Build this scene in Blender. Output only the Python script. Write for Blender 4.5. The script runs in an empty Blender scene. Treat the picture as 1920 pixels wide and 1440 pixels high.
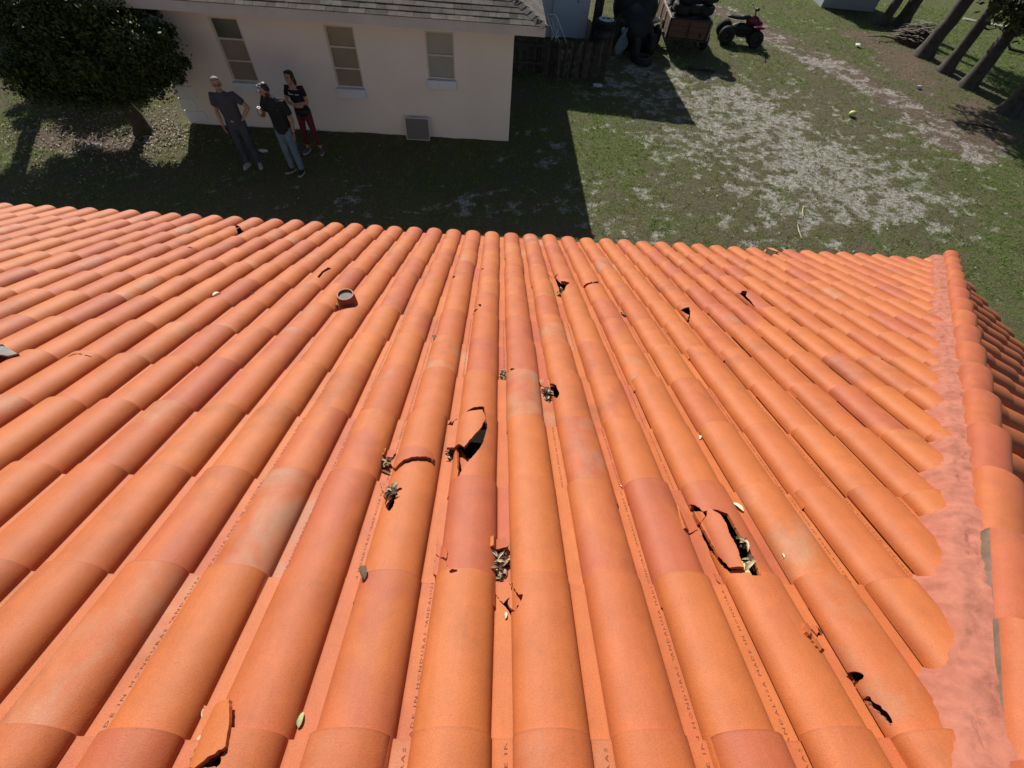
import bpy, bmesh, math, random
import numpy as np
from mathutils import Vector, Matrix
R = math.radians
random.seed(7); rng = np.random.default_rng(11)
scene = bpy.context.scene
col = scene.collection
# ------------------------------------------------------------------ camera, sky, sun, exposure
cd = bpy.data.cameras.new('camera'); cam = bpy.data.objects.new('camera', cd); col.objects.link(cam)
cd.sensor_width = 36; cd.lens = 36 * 812.893 / 1920; cd.clip_start = .05; cd.clip_end = 2000
RC = np.array([[0.997895, 0.006387, 0.064537], [0.041884, -0.82323, -0.566161], [0.049513, 0.567673, -0.821764]])
mw = np.eye(4); mw[:3, 0] = RC[0]; mw[:3, 1] = -RC[1]; mw[:3, 2] = -RC[2]; mw[:3, 3] = (0, 0, 5.6)
cam.matrix_world = Matrix(mw.tolist())
scene.camera = cam
SUN_EL, SUN_AZ = R(36.7), R(-20)          # azimuth from +Y towards +X
world = bpy.data.worlds.new('World'); scene.world = world; world.use_nodes = True
wn = world.node_tree.nodes; wl = world.node_tree.links
sky = wn.new('ShaderNodeTexSky'); sky.sky_type = 'NISHITA'; sky.sun_disc = False
sky.sun_elevation = SUN_EL; sky.sun_rotation = SUN_AZ
wl.new(sky.outputs[0], wn['Background'].inputs[0]); wn['Background'].inputs[1].default_value = 0.05
sd = bpy.data.lights.new('sun', 'SUN'); sd.energy = 5.0; sd.angle = R(0.5); sd.color = (1, .95, .88)
so = bpy.data.objects.new('sun', sd); col.objects.link(so)
sdir = Vector((math.sin(SUN_AZ) * math.cos(SUN_EL), math.cos(SUN_AZ) * math.cos(SUN_EL), math.sin(SUN_EL)))
so.rotation_euler = sdir.to_track_quat('Z', 'Y').to_euler(); so.location = sdir * 60
scene.view_settings.view_transform = 'Standard'; scene.view_settings.look = 'None'
scene.view_settings.exposure = 0.33; scene.view_settings.gamma = 1

# ------------------------------------------------------------------ materials
def nodes(name):
    m = bpy.data.materials.new(name); m.use_nodes = True
    return m, m.node_tree.nodes, m.node_tree.links, m.node_tree.nodes['Principled BSDF']
def lin(*c): return (c[0], c[1], c[2], 1)
def noise(n, l, scale, detail=4, rough=.6, vec=None, dist=0):
    t = n.new('ShaderNodeTexNoise'); t.inputs['Scale'].default_value = scale
    t.inputs['Detail'].default_value = detail; t.inputs['Roughness'].default_value = rough
    t.inputs['Distortion'].default_value = dist
    if vec is not None: l.new(vec, t.inputs['Vector'])
    return t
def ramp(n, l, src, p0, p1, c0=(0, 0, 0, 1), c1=(1, 1, 1, 1)):
    r = n.new('ShaderNodeValToRGB'); r.color_ramp.elements[0].position = p0; r.color_ramp.elements[1].position = p1
    r.color_ramp.elements[0].color = c0; r.color_ramp.elements[1].color = c1
    l.new(src, r.inputs[0]); return r
def mixc(n, l, fac, a, b, mode='MIX'):
    x = n.new('ShaderNodeMix'); x.data_type = 'RGBA'; x.blend_type = mode
    for s, v in ((x.inputs[0], fac), (x.inputs[6], a), (x.inputs[7], b)):
        if isinstance(v, (int, float)): s.default_value = v
        elif isinstance(v, tuple): s.default_value = v
        else: l.new(v, s)
    return x.outputs[2]
def mth(n, l, op, a, b=None, clamp=False):
    x = n.new('ShaderNodeMath'); x.operation = op; x.use_clamp = clamp
    for s, v in ((x.inputs[0], a), (x.inputs[1], b)):
        if v is None: continue
        if isinstance(v, (int, float)): s.default_value = v
        else: l.new(v, s)
    return x.outputs[0]
def bump(n, l, bs, h, strength=.3, dist=.01):
    b = n.new('ShaderNodeBump'); b.inputs['Strength'].default_value = strength; b.inputs['Distance'].default_value = dist
    l.new(h, b.inputs['Height']); l.new(b.outputs[0], bs.inputs['Normal'])
def attr(n, name):
    a = n.new('ShaderNodeAttribute'); a.attribute_name = name; return a
def M(name, c, rough=.6, var=.25, scale=6., c2=None, metal=0., spec=.4, bumpk=.15, bscale=60., tint=False):
    """general weathered material: two-scale colour variation plus a fine bump"""
    m, n, l, bs = nodes(name)
    tc = n.new('ShaderNodeTexCoord'); o = tc.outputs['Object']
    a = noise(n, l, scale, 5, .65, o)
    c2 = c2 or tuple(x * (1 - var) for x in c)
    base = mixc(n, l, ramp(n, l, a.outputs[0], .35, .68).outputs[0], lin(*c), lin(*c2))
    f = noise(n, l, bscale, 3, .6, o)
    base = mixc(n, l, .35, base, ramp(n, l, f.outputs[0], .25, .75, (.6, .6, .6, 1), (1.2, 1.2, 1.2, 1)).outputs[0], 'MULTIPLY')
    if tint:
        base = mixc(n, l, 1., base, attr(n, 'tint').outputs[0], 'MULTIPLY')
    l.new(base, bs.inputs['Base Color']); bs.inputs['Roughness'].default_value = rough
    bs.inputs['Metallic'].default_value = metal; bs.inputs['Specular IOR Level'].default_value = spec
    if bumpk: bump(n, l, bs, f.outputs[0], bumpk, .004)
    return m

# ------------------------------------------------------------------ mesh builder
class MB:
    def __init__(s): s.v = []; s.f = []; s.m = []; s.t = []; s.nv = 0
    def add(s, v, f, mat=0, tint=None):
        v = np.asarray(v, float).reshape(-1, 3); b = s.nv
        s.v.append(v); s.nv += len(v)
        for q in f: s.f.append(tuple(int(i) + b for i in q)); s.m.append(mat)
        t = np.ones((len(v), 4)); 
        if tint is not None: t[:, :len(np.atleast_2d(tint)[0])] = tint
        s.t.append(t); return s
    def box(s, c, d, rz=0, mat=0, tint=None, M3=None, taper=0):
        x, y, z = d[0] / 2, d[1] / 2, d[2] / 2; k = 1 - taper
        v = np.array([(-x, -y, -z), (x, -y, -z), (x, y, -z), (-x, y, -z), (-x * k, -y * k, z), (x * k, -y * k, z), (x * k, y * k, z), (-x * k, y * k, z)])
        if M3 is not None: v = v @ np.asarray(M3).T
        if rz: v = v @ rotz(rz).T
        return s.add(v + np.array(c), [(0, 3, 2, 1), (4, 5, 6, 7), (0, 1, 5, 4), (1, 2, 6, 5), (2, 3, 7, 6), (3, 0, 4, 7)], mat, tint)
    def loft(s, rings, mat=0, tint=None, cap=True, close=True):
        rings = [np.asarray(r, float) for r in rings]; n = len(rings[0]); v = np.concatenate(rings); f = []
        for i in range(len(rings) - 1):
            for j in range(n if close else n - 1):
                k = (j + 1) % n; f.append((i * n + j, i * n + k, (i + 1) * n + k, (i + 1) * n + j))
        if cap and close: f.append(tuple(range(n))[::-1]); f.append(tuple(range((len(rings) - 1) * n, len(rings) * n)))
        return s.add(v, f, mat, tint)
    def tube(s, pts, rad, seg=8, mat=0, tint=None, flat=None, cap=True):
        pts = [np.asarray(p, float) for p in pts]; rad = [rad] * len(pts) if np.isscalar(rad) else rad
        rings = []; up = None
        for i, p in enumerate(pts):
            d = pts[min(i + 1, len(pts) - 1)] - pts[max(i - 1, 0)]; d = d / (np.linalg.norm(d) + 1e-9)
            if up is None: up = np.array([0, 0, 1.]) if abs(d[2]) < .9 else np.array([0, 1., 0])
            a = np.cross(d, up); a /= np.linalg.norm(a) + 1e-9; b = np.cross(a, d); up = b
            th = np.arange(seg) * 2 * math.pi / seg
            ra, rb = (rad[i], rad[i]) if np.isscalar(rad[i]) else rad[i]
            rings.append(p + np.outer(np.cos(th) * ra, a) + np.outer(np.sin(th) * rb, b))
        return s.loft(rings, mat, tint, cap)
    def ell(s, c, r, n=10, mat=0, tint=None, M3=None):
        v = []; f = []; m = 2 * n
        for i in range(n + 1):
            ph = math.pi * i / n
            for j in range(m):
                th = 2 * math.pi * j / m; v.append((math.sin(ph) * math.cos(th), math.sin(ph) * math.sin(th), math.cos(ph)))
        v = np.array(v) * np.array(r)
        if M3 is not None: v = v @ np.asarray(M3).T
        for i in range(n):
            for j in range(m): k = (j + 1) % m; f.append((i * m + j, (i + 1) * m + j, (i + 1) * m + k, i * m + k))
        return s.add(v + np.array(c), f, mat, tint)
    def ring(s, c, Rr, r, axis='x', seg=28, cs=10, mat=0, sq=1., M3=None, tint=None):
        """torus: tyre-like when sq<1 (flattened tread)"""
        v = []; f = []
        for i in range(seg):
            a = 2 * math.pi * i / seg
            for j in range(cs):
                b = 2 * math.pi * j / cs; cb, sb = math.cos(b), math.sin(b)
                cb = math.copysign(abs(cb) ** sq, cb); sb = math.copysign(abs(sb) ** sq, sb)
                rr = Rr + r * cb; w = r * sb * (1.25 if sq < 1 else 1)
                v.append((w, rr * math.cos(a), rr * math.sin(a)))
        v = np.array(v)
        if axis == 'z': v = v[:, [1, 2, 0]]
        if axis == 'y': v = v[:, [2, 0, 1]]
        if M3 is not None: v = v @ np.asarray(M3).T
        for i in range(seg):
            for j in range(cs):
                k = (i + 1) % seg; h = (j + 1) % cs; f.append((i * cs + j, k * cs + j, k * cs + h, i * cs + h))
        return s.add(v + np.array(c), f, mat, tint)
    def xf(s, M3=None, off=(0, 0, 0)):
        s.v = [(v @ np.asarray(M3).T if M3 is not None else v) + np.array(off) for v in s.v]; return s
    def mesh(s, name, mats, smooth=40, attr=None):
        me = bpy.data.meshes.new(name)
        V = np.concatenate(s.v) if s.v else np.zeros((0, 3))
        me.from_pydata(V.tolist(), [], s.f)
        for m in (mats if isinstance(mats, (list, tuple)) else [mats]): me.materials.append(m)
        me.polygons.foreach_set('material_index', s.m)
        a = me.attributes.new('tint', 'FLOAT_COLOR', 'POINT'); a.data.foreach_set('color', np.concatenate(s.t).ravel().astype(np.float32))
        if attr is not None:
            for k, val in attr.items():
                at = me.attributes.new(k, 'FLOAT_VECTOR', 'POINT'); at.data.foreach_set('vector', np.asarray(val, np.float32).ravel())
        me.update()
        if smooth:
            me.shade_smooth(); me.set_sharp_from_angle(angle=R(smooth))
        return me
    def build(s, name, mats, parent=None, smooth=40, attr=None):
        return link(name, s.mesh(name, mats, smooth, attr), parent)
def link(name, me, parent=None, loc=None, rz=0):
    o = bpy.data.objects.new(name, me); col.objects.link(o)
    if parent is not None: o.parent = parent
    if loc is not None: o.location = loc
    if rz: o.rotation_euler = (0, 0, rz)
    return o
def tag(o, label=None, cat=None, group=None, kind=None):
    for k, v in (('label', label), ('category', cat), ('group', group), ('kind', kind)):
        if v: o[k] = v
    return o
def empty(name, loc, label, cat, rz=0, group=None):
    o = link(name, None, None, loc, rz); o.empty_display_size = .2; return tag(o, label, cat, group)
def copy_tree(o, parent=None):
    c = o.copy(); col.objects.link(c)
    if parent is not None: c.parent = parent
    for ch in list(o.children): copy_tree(ch, c)
    return c
def rotz(a): c, s = math.cos(a), math.sin(a); return np.array([[c, -s, 0], [s, c, 0], [0, 0, 1]])
def rotx(a): c, s = math.cos(a), math.sin(a); return np.array([[1, 0, 0], [0, c, -s], [0, s, c]])
def roty(a): c, s = math.cos(a), math.sin(a); return np.array([[c, 0, s], [0, 1, 0], [-s, 0, c]])
def fuse(name, mb, mat, voxel, parent=None, smooth_it=2, fac=.5):
    """one continuous surface grown from overlapping forms (voxel remesh, then smoothed)"""
    me = mb.mesh(name, mat, 0); o = link(name, me, parent)
    m = o.modifiers.new('r', 'REMESH'); m.mode = 'VOXEL'; m.voxel_size = voxel; m.use_smooth_shade = True
    if smooth_it:
        k = o.modifiers.new('s', 'SMOOTH'); k.iterations = smooth_it; k.factor = fac
    dg = bpy.context.evaluated_depsgraph_get(); dg.update()
    nm = bpy.data.meshes.new_from_object(o.evaluated_get(dg)); o.modifiers.clear(); o.data = nm
    nm.materials.clear(); nm.materials.append(mat); nm.shade_smooth()
    return o
# value noise on the plane (for layouts: where sand, turf and leaf litter lie)
_perm = rng.random((256, 256))
def vnoise(x, y):
    xi = np.floor(x).astype(int); yi = np.floor(y).astype(int); fx = x - xi; fy = y - yi
    fx = fx * fx * (3 - 2 * fx); fy = fy * fy * (3 - 2 * fy)
    g = lambda a, b: _perm[a & 255, b & 255]
    return (g(xi, yi) * (1 - fx) + g(xi + 1, yi) * fx) * (1 - fy) + (g(xi, yi + 1) * (1 - fx) + g(xi + 1, yi + 1) * fx) * fy
def fbm(x, y, o=5, g=.55):
    s = 0; a = 1; t = 0
    for i in range(o): s = s + a * vnoise(x * 2 ** i + 17 * i, y * 2 ** i + 31 * i); t += a; a *= g
    return s / t
HOLES=[
[(-0.012,0.9881),(-0.0061,0.9137),(-0.0155,0.8365),(-0.0331,0.7824),(-0.059,0.7314),(-0.0922,0.6764),(-0.1032,0.6278),(-0.1076,0.6856),(-0.1157,0.7535),(-0.1288,0.8267),(-0.1375,0.9811),(-0.1083,1.0445),(-0.0717,1.074),(-0.024,1.0846)],
[(-0.1805,0.9991),(-0.1449,1.0648),(-0.1156,1.0213),(-0.0951,1.0104),(-0.1064,0.9931),(-0.1314,0.9943),(-0.1642,0.9976)],
[(-0.3292,0.4949),(-0.3147,0.5261),(-0.3138,0.555),(-0.2908,0.5692),(-0.2838,0.5626),(-0.3028,0.5438),(-0.2998,0.4897),(-0.306,0.4675)],
[(0.0795,0.2676),(0.0865,0.2295),(0.1004,0.1926),(0.117,0.1932),(0.1049,0.1711),(0.09,0.1486),(0.0705,0.1787),(0.0406,0.2164),(0.0382,0.2546)],
[(0.1074,0.2287),(0.1126,0.2148),(0.1175,0.1959),(0.1154,0.1956),(0.1099,0.214)],
[(0.7758,0.5127),(0.7999,0.502),(0.8212,0.4915),(0.8226,0.4499),(0.826,0.3899),(0.83,0.3205),(0.8148,0.2544),(0.7812,0.255),(0.7805,0.2877),(0.7418,0.2878),(0.7325,0.3199),(0.7219,0.4238),(0.7245,0.4677),(0.7269,0.5037),(0.7245,0.5727),(0.7345,0.5495),(0.7468,0.5116),(0.7566,0.5098)],
[(0.9335,0.1461),(0.9409,0.1342),(0.9421,0.1167),(0.9394,0.1208),(0.9268,0.117),(0.9163,0.1309)],
[(0.9373,0.0223),(0.9476,0.0135),(0.9544,0.0048),(0.9481,-0.0027),(0.9431,-0.0024),(0.9404,-0.0054),(0.9375,-0.0049)],
[(0.9388,-0.031),(0.9453,-0.053),(0.9532,-0.0726),(0.952,-0.0934),(0.9475,-0.107),(0.947,-0.0984),(0.9448,-0.0766),(0.9398,-0.0591)],
[(0.2978,1.3542),(0.3225,1.2953),(0.3298,1.2153),(0.3169,1.1904),(0.3082,1.2063),(0.2988,1.2593),(0.2994,1.3036)],
[(1.3749,2.4638),(1.4266,2.4545),(1.4101,2.381),(1.3702,2.2745),(1.3675,2.2937)],
[(1.9342,3.0047),(2.0228,3.0943),(2.0456,3.1051),(1.9211,2.8549),(1.8979,2.8692)],
[(2.0211,2.9382),(2.028,2.8879),(2.053,2.9137),(2.0815,2.8904),(2.0373,2.815),(2.0332,2.7194),(2.0199,2.5994),(2.0223,2.7252),(2.0243,2.8567)],
[(0.5351,2.9193),(0.6016,2.8497),(0.5614,2.7896),(0.5421,2.7088),(0.5201,2.7246),(0.4705,2.7174),(0.485,3.1022),(0.5105,3.1103)],
[(0.453,3.1013),(0.5119,3.1298),(0.5424,3.1272),(0.511,3.0889),(0.4836,3.1182)],
[(-0.3423,2.9199),(-0.3102,2.8848),(-0.3212,2.861),(-0.3291,2.8328)],
[(-0.128,3.1738),(-0.0939,3.1605),(-0.1067,3.1264)],
[(-0.1142,2.3415),(-0.0858,2.3161),(-0.0862,2.271),(-0.0984,2.2919)],
[(-0.1479,2.2945),(-0.101,2.25),(-0.1265,2.2297)],
[(0.7043,2.921),(0.7741,2.9045),(0.859,2.9898),(0.8737,2.8919),(0.7684,2.8692),(0.729,2.8638)],
[(0.0958,1.4767),(0.1224,1.4547),(0.1176,1.3976)],
[(2.3323,1.7403),(2.4864,1.8288),(2.4603,1.7566),(2.3452,1.6531)],
[(3.5489,3.7404),(3.5374,3.6596),(3.3813,3.4003),(3.5241,3.6356)],
[(3.1434,4.554),(3.3104,4.691),(3.1635,4.3255),(3.0951,4.3289),(2.9773,4.2634)],
[(-0.5428,-0.1776),(-0.4924,-0.1486),(-0.4885,-0.1601),(-0.492,-0.1666),(-0.4836,-0.1836)],
[(-0.5307,-0.0658),(-0.5179,-0.081),(-0.5023,-0.1078),(-0.5059,-0.1095)],
[(-2.0086,1.3352),(-2.0099,1.3751),(-1.9831,1.3816),(-1.9514,1.3779),(-1.9031,1.381),(-1.9021,1.3782),(-1.947,1.3713),(-1.9769,1.3734),(-1.9992,1.366)],
[(-2.7653,4.2803),(-2.6176,4.1369),(-2.4307,3.9181),(-2.4442,3.807)],
[(-2.6151,3.2764),(-2.5628,3.2872),(-2.5919,3.2586)],
[(-0.0971,0.2496),(-0.0855,0.259),(-0.0597,0.2497),(-0.0866,0.2443)],
[(-1.3288,2.7041),(-1.337,2.8203),(-1.3191,2.9565),(-1.2962,2.9149),(-1.3164,2.7941),(-1.3071,2.6733)],
]
SHARDS=[
([(-0.1067,0.996),(-0.0749,0.996),(-0.0293,1.004),(-0.0133,0.953),(-0.0315,0.8867),(-0.059,0.837),(-0.0908,0.7797),(-0.1156,0.809),(-0.1612,0.8054),(-0.1611,0.8675),(-0.1453,0.9699)],0.022,'large curved tile shard tilted over the biggest hole, mid roof',0.35),
([(-0.3338,0.7687),(-0.2766,0.7732),(-0.2317,0.7662),(-0.2032,0.749),(-0.202,0.7161),(-0.2107,0.7248),(-0.2726,0.7126),(-0.31,0.6988),(-0.3343,0.6716),(-0.3579,0.7123)],0.017,'curved band of broken tile riding across a barrel left of the biggest hole',0.6),
([(-0.3986,0.7676),(-0.3966,0.8057),(-0.3736,0.8231),(-0.3616,0.8043),(-0.3658,0.7781)],0.012,'small pink tile chip above a dry leaf tuft, left of the biggest hole',0.95),
([(-0.3697,0.6024),(-0.3295,0.5768),(-0.3246,0.5491),(-0.3367,0.5308)],0.012,'pale pink triangular tile chip in the pan below the curved band',1),
([(-0.1259,0.8482),(-0.108,0.8353),(-0.0802,0.7711),(-0.0593,0.7709),(-0.0945,0.7146)],-0.036,'pink wedge of tile lying inside the biggest hole',0.9),
([(0.0298,0.3873),(0.0684,0.4019),(0.078,0.374),(0.0744,0.3685),(0.0293,0.3509)],0.026,'pink tile chip standing at the top of the largest leaf tuft',1),
([(0.038,0.2531),(0.0786,0.254),(0.0845,0.2262),(0.0784,0.2097),(0.0611,0.1912),(0.0404,0.2169)],0.004,'orange tile fragment with lettering below the largest leaf tuft',0.1),
([(0.0881,0.2297),(0.106,0.1789),(0.0909,0.1571),(0.0731,0.1868),(0.0804,0.2148)],-0.012,'brown sunken tile fragment beside the lettered orange fragment',0.55),
([(0.7525,0.4996),(0.7649,0.5018),(0.7838,0.4748),(0.7869,0.4397),(0.7804,0.3896),(0.7822,0.3606),(0.7784,0.3253),(0.7724,0.2795),(0.7386,0.2904),(0.7303,0.3354),(0.7244,0.4261),(0.7196,0.4573),(0.727,0.4705),(0.7412,0.4786)],0.016,'long slab of broken tile beside the open slot with yellow foam',0.6),
([(0.6948,0.6043),(0.7096,0.5724),(0.7203,0.5241),(0.7244,0.4693),(0.6523,0.4303),(0.6597,0.4921)],0.006,'flat pink pan fragment at the upper left of the long slab',0.95),
([(0.7251,0.5263),(0.7382,0.5146),(0.7443,0.5066),(0.7445,0.4866),(0.7295,0.4758),(0.7257,0.5006)],0.004,'jagged small chip between long slab and flat pink pan fragment',0.5),
([(0.7124,0.3041),(0.74,0.2873),(0.7368,0.2532),(0.7243,0.2599),(0.7103,0.2847)],0.006,'pink square chip at the foot of the long slab',0.85),
([(0.8582,0.1166),(0.9222,0.1463),(0.9325,0.136),(0.9175,0.1165),(0.9087,0.1356),(0.8537,0.0846),(0.8474,0.093)],0.008,'brown pair of chips under the topmost notch on the right side',0.5),
([(0.8555,0.0743),(0.9129,0.105),(0.9152,0.0854),(0.8663,0.0528)],0.008,'square chip lying alone in the pan below the topmost notch',0.4),
([(0.9395,0.0193),(0.9439,0.0058),(0.943,-0.0021),(0.9377,-0.0041)],-0.002,'thin chip sitting in the rounded notch on the right side',0.5),
([(0.2429,1.3398),(0.2898,1.4324),(0.2943,1.3796),(0.3015,1.2924),(0.2836,1.3337),(0.2511,1.3523)],0.006,'pink chip above the leaf tuft right of centre',0.9),
([(0.2573,1.3422),(0.2996,1.2926),(0.2939,1.2959),(0.2531,1.2857)],0.004,'second pink chip, touching the leaf tuft right of centre',0.8),
([(1.3747,2.4595),(1.3919,2.3448),(1.3732,2.3145)],-0.004,'chip lying inside the triangular hole',0.7),
([(0.485,3.1072),(0.5102,3.1107),(0.5247,2.9184),(0.52,2.7984),(0.4725,2.7417),(0.4717,2.8401)],0.004,'rounded pale orange chip beside the hole near the eave',0.05),
([(0.4674,3.2009),(0.538,3.1161),(0.5098,3.1054),(0.4875,3.1342)],0.005,'pinkish flake just above the rounded pale chip',0.8),
([(3.1044,4.4858),(3.1288,4.4054),(3.1235,4.2692),(3.1133,4.2989),(3.105,4.3785)],0.03,'tile flap tilted up at the eave edge',0.3),
([(-0.5828,-0.0729),(-0.5216,-0.0736),(-0.4993,-0.1146),(-0.4861,-0.154),(-0.532,-0.184),(-0.5483,-0.1804),(-0.5538,-0.1393)],0.014,'big orange slab of tile wedged at the lower left',0),
([(-0.1471,0.3977),(-0.1066,0.3234),(-0.1091,0.3019),(-0.1419,0.3345)],0.003,'upper half of a cracked pinkish chip on the barrel lip',0.8),
([(-0.1416,0.2702),(-0.1439,0.3285),(-0.1288,0.3192),(-0.0877,0.2561),(-0.0963,0.2419)],0.003,'lower half of the cracked pinkish chip on the barrel lip',0.7),
]
TUFTS=[
((0.048, 0.3164),0.0436,60,0.45,'largest tuft of dry leaves, in a pan below centre'),
((0.2788, 1.2712),0.033,40,0.8,'dark tuft of dry leaves right of centre, under a hole'),
((-0.3808, 0.7418),0.0259,26,0.5,'tuft of dry leaves beside the small pink chip'),
((-0.3169, 0.5476),0.0199,20,0.5,'thin strip of dry leaves in the notch below the curved band'),
((-0.1516, 0.8215),0.0234,12,0.25,'few pale leaves at the tip of the large curved shard'),
((0.0666, 1.462),0.0294,28,0.7,'dark leaf tuft in the pan above the biggest hole'),
((0.5134, 2.7463),0.0283,24,0.5,'leaf tuft in the hole near the eave'),
((0.8146, 0.3706),0.0113,13,0.3,'pale shredded leaves along the open slot'),
((0.8022, 0.2992),0.0104,12,0.3,'pale leaf scraps at the lower end of the open slot'),
((-1.0416, 2.2442),0.0142,12,0.3,'leaf scraps against the vent pipe'),
]
LEAVES=[
((-0.5993, -0.0677),0.0236,0,'pale dry leaf on the pan at lower left'),
((-0.5827, -0.1152),0.0186,0,'short cream leaf on the edge of the big orange slab'),
((-0.3864, -0.0799),0.0342,1,'green dry leaf resting on a barrel at bottom left'),
((0.9118, 0.5715),0.0538,0,'tan curled leaf in the pan above the long slab'),
((0.0673, 0.1581),0.021,0,'cream leaf stub at a tile lip below the lettered fragment'),
((-0.3314, 0.2477),0.0564,2,'dark curled leaf at a barrel seam left of centre'),
((-1.8116, 2.2476),0.07,0,'small pale leaf far left of the vent pipe'),
((-1.6807, 2.4273),0.0328,2,'brown leaf left of the vent pipe'),
((0.9475, 0.3527),0.015,0,'tiny cream flake on a barrel right of the open slot'),
((0.9318, 0.9745),0.0319,0,'tiny pale leaf in a pan on the right side'),
((0.5094, 0.6681),0.015,0,'cream leaf tip in a pan seam right of centre'),
((0.9288, 2.3824),0.07,2,'curled brown leaf in a pan near the upper holes'),
((-0.3376, 1.7767),0.07,2,'thin curled leaf in a pan left of centre'),
]
# ------------------------------------------------------------------ the near house: clay-tiled hip roof
SL = 0.4169; PT = .215; EXP = .3809; T0 = -.1208; WB = .1703; BH = .060; LIFT = .016; TL = EXP + .075; TH = .012
XO = -.0506 - .0833; RX = np.array([1., 0, 0]); RD = np.array([0, math.cos(SL), -math.sin(SL)]); RN = np.array([0, math.sin(SL), math.cos(SL)]); RO = np.array([0, 0, 4.326])
T_EAVE = T0 + 12.16 * EXP; HK = .9676; HC = 1.335; APY = -.46; APX = HK * APY + HC   # hip in plan: x = HC + HK y
def prof(u):
    s = 2 * u / WB - 1
    e = np.where(s < 1, 1.0 * BH * np.sqrt(np.clip(1 - np.abs(np.clip(s, -1, 1)) ** 2.05, 0, 1)), -(s - 1) * .12); k = .0055
    return np.where(u < WB * .5, e, (e + np.sqrt(e * e + k * k)) / 2)
def rp(x, t, n): return RO + np.asarray(x)[..., None] * RX + np.asarray(t)[..., None] * RD + np.asarray(n)[..., None] * RN

def clay(name, o0, o1, blush, grey):
    m, n, l, bs = nodes(name)
    tp = attr(n, 'tpos').outputs['Vector']; ti = attr(n, 'tint'); sep = n.new('ShaderNodeSeparateColor'); l.new(ti.outputs[0], sep.inputs[0])
    tc = n.new('ShaderNodeTexCoord'); ob = tc.outputs['Object']
    c = mixc(n, l, sep.outputs[0], lin(*o0), lin(*o1))
    mp = n.new('ShaderNodeMapping'); mp.inputs['Scale'].default_value = (7, 3.2, 1); l.new(tp, mp.inputs['Vector'])
    b1 = noise(n, l, 1., 3, .5, mp.outputs[0], .6)
    thr = mth(n, l, 'ADD', b1.outputs[0], mth(n, l, 'MULTIPLY', mth(n, l, 'SUBTRACT', sep.outputs[1], .5), .5))
    c = mixc(n, l, mth(n, l, 'MULTIPLY', ramp(n, l, thr, .50, .72).outputs[0], .85), c, lin(*blush))
    mp2 = n.new('ShaderNodeMapping'); mp2.inputs['Scale'].default_value = (5, 4, 1); mp2.inputs['Location'].default_value = (13, 7, 3); l.new(tp, mp2.inputs['Vector'])
    b2 = noise(n, l, 1., 4, .6, mp2.outputs[0], .4)
    thr2 = mth(n, l, 'ADD', b2.outputs[0], mth(n, l, 'MULTIPLY', mth(n, l, 'SUBTRACT', sep.outputs[2], .5), .42))
    c = mixc(n, l, mth(n, l, 'MULTIPLY', ramp(n, l, thr2, .62, .85).outputs[0], .65), c, lin(*grey))
    g1 = noise(n, l, 9, 5, .65, ob)
    c = mixc(n, l, .55, c, ramp(n, l, g1.outputs[0], .3, .7, (.80, .78, .78, 1), (1.14, 1.14, 1.12, 1)).outputs[0], 'MULTIPLY')
    mp3 = n.new('ShaderNodeMapping'); mp3.inputs['Scale'].default_value = (70, 4, 1); l.new(tp, mp3.inputs['Vector'])
    st = noise(n, l, 1., 4, .65, mp3.outputs[0], .8)                     # faint run marks down the tile
    c = mixc(n, l, .22, c, ramp(n, l, st.outputs[0], .32, .62, (.82, .80, .80, 1), (1.06, 1.06, 1.06, 1)).outputs[0], 'MULTIPLY')
    dn = noise(n, l, 3.1, 6, .7, ob)
    c = mixc(n, l, mth(n, l, 'MULTIPLY', ramp(n, l, dn.outputs[0], .56, .72).outputs[0], .38), c, lin(.17, .062, .034))   # soot and dirt
    g2 = noise(n, l, 330, 3, .75, ob)
    c = mixc(n, l, .6, c, ramp(n, l, g2.outputs[0], .25, .75, (.66, .66, .66, 1), (1.26, 1.26, 1.26, 1)).outputs[0], 'MULTIPLY')
    sp = n.new('ShaderNodeTexVoronoi'); sp.inputs['Scale'].default_value = 95; l.new(ob, sp.inputs['Vector'])
    sm = noise(n, l, 30, 2, .5, ob)
    spk = mth(n, l, 'MULTIPLY', ramp(n, l, sp.outputs['Distance'], .07, .14, (1, 1, 1, 1), (0, 0, 0, 1)).outputs[0], ramp(n, l, sm.outputs[0], .56, .6).outputs[0])
    c = mixc(n, l, mth(n, l, 'MULTIPLY', spk, .55), c, lin(.16, .05, .025))
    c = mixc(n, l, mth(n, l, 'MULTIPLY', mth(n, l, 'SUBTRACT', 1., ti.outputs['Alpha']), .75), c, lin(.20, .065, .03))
    l.new(c, bs.inputs['Base Color']); bs.inputs['Roughness'].default_value = .60; bs.inputs['Specular IOR Level'].default_value = .32
    h = mth(n, l, 'ADD', g2.outputs[0], mth(n, l, 'MULTIPLY', g1.outputs[0], 2.))
    h = mth(n, l, 'SUBTRACT', h, mth(n, l, 'MULTIPLY', spk, 1.5))
    bump(n, l, bs, h, .30, .0025)
    return m
m_clay = clay('fired_clay', (.485, .143, .040), (.425, .108, .037), (.40, .098, .046), (.40, .25, .16))
m_cap = clay('cap_clay', (.44, .128, .046), (.40, .105, .044), (.38, .098, .05), (.36, .135, .078))
m_mortar = M('tinted_mortar', (.41, .155, .104), .95, .25, 9, (.33, .118, .08), bumpk=1., bscale=38, spec=.25)
m_letters = M('shaded_dirty_letters', (.15, .042, .02), .8, .2)  # dark tone carries the shadow and dirt of the stamped letters
m_under = M('underlayment', (.014, .010, .008), .95, .4, spec=.1)
m_stucco_near = M('near_stucco', (.55, .45, .34), .85, .15)
m_white = M('white_paint', (.72, .71, .68), .55, .12, 3)

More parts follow.
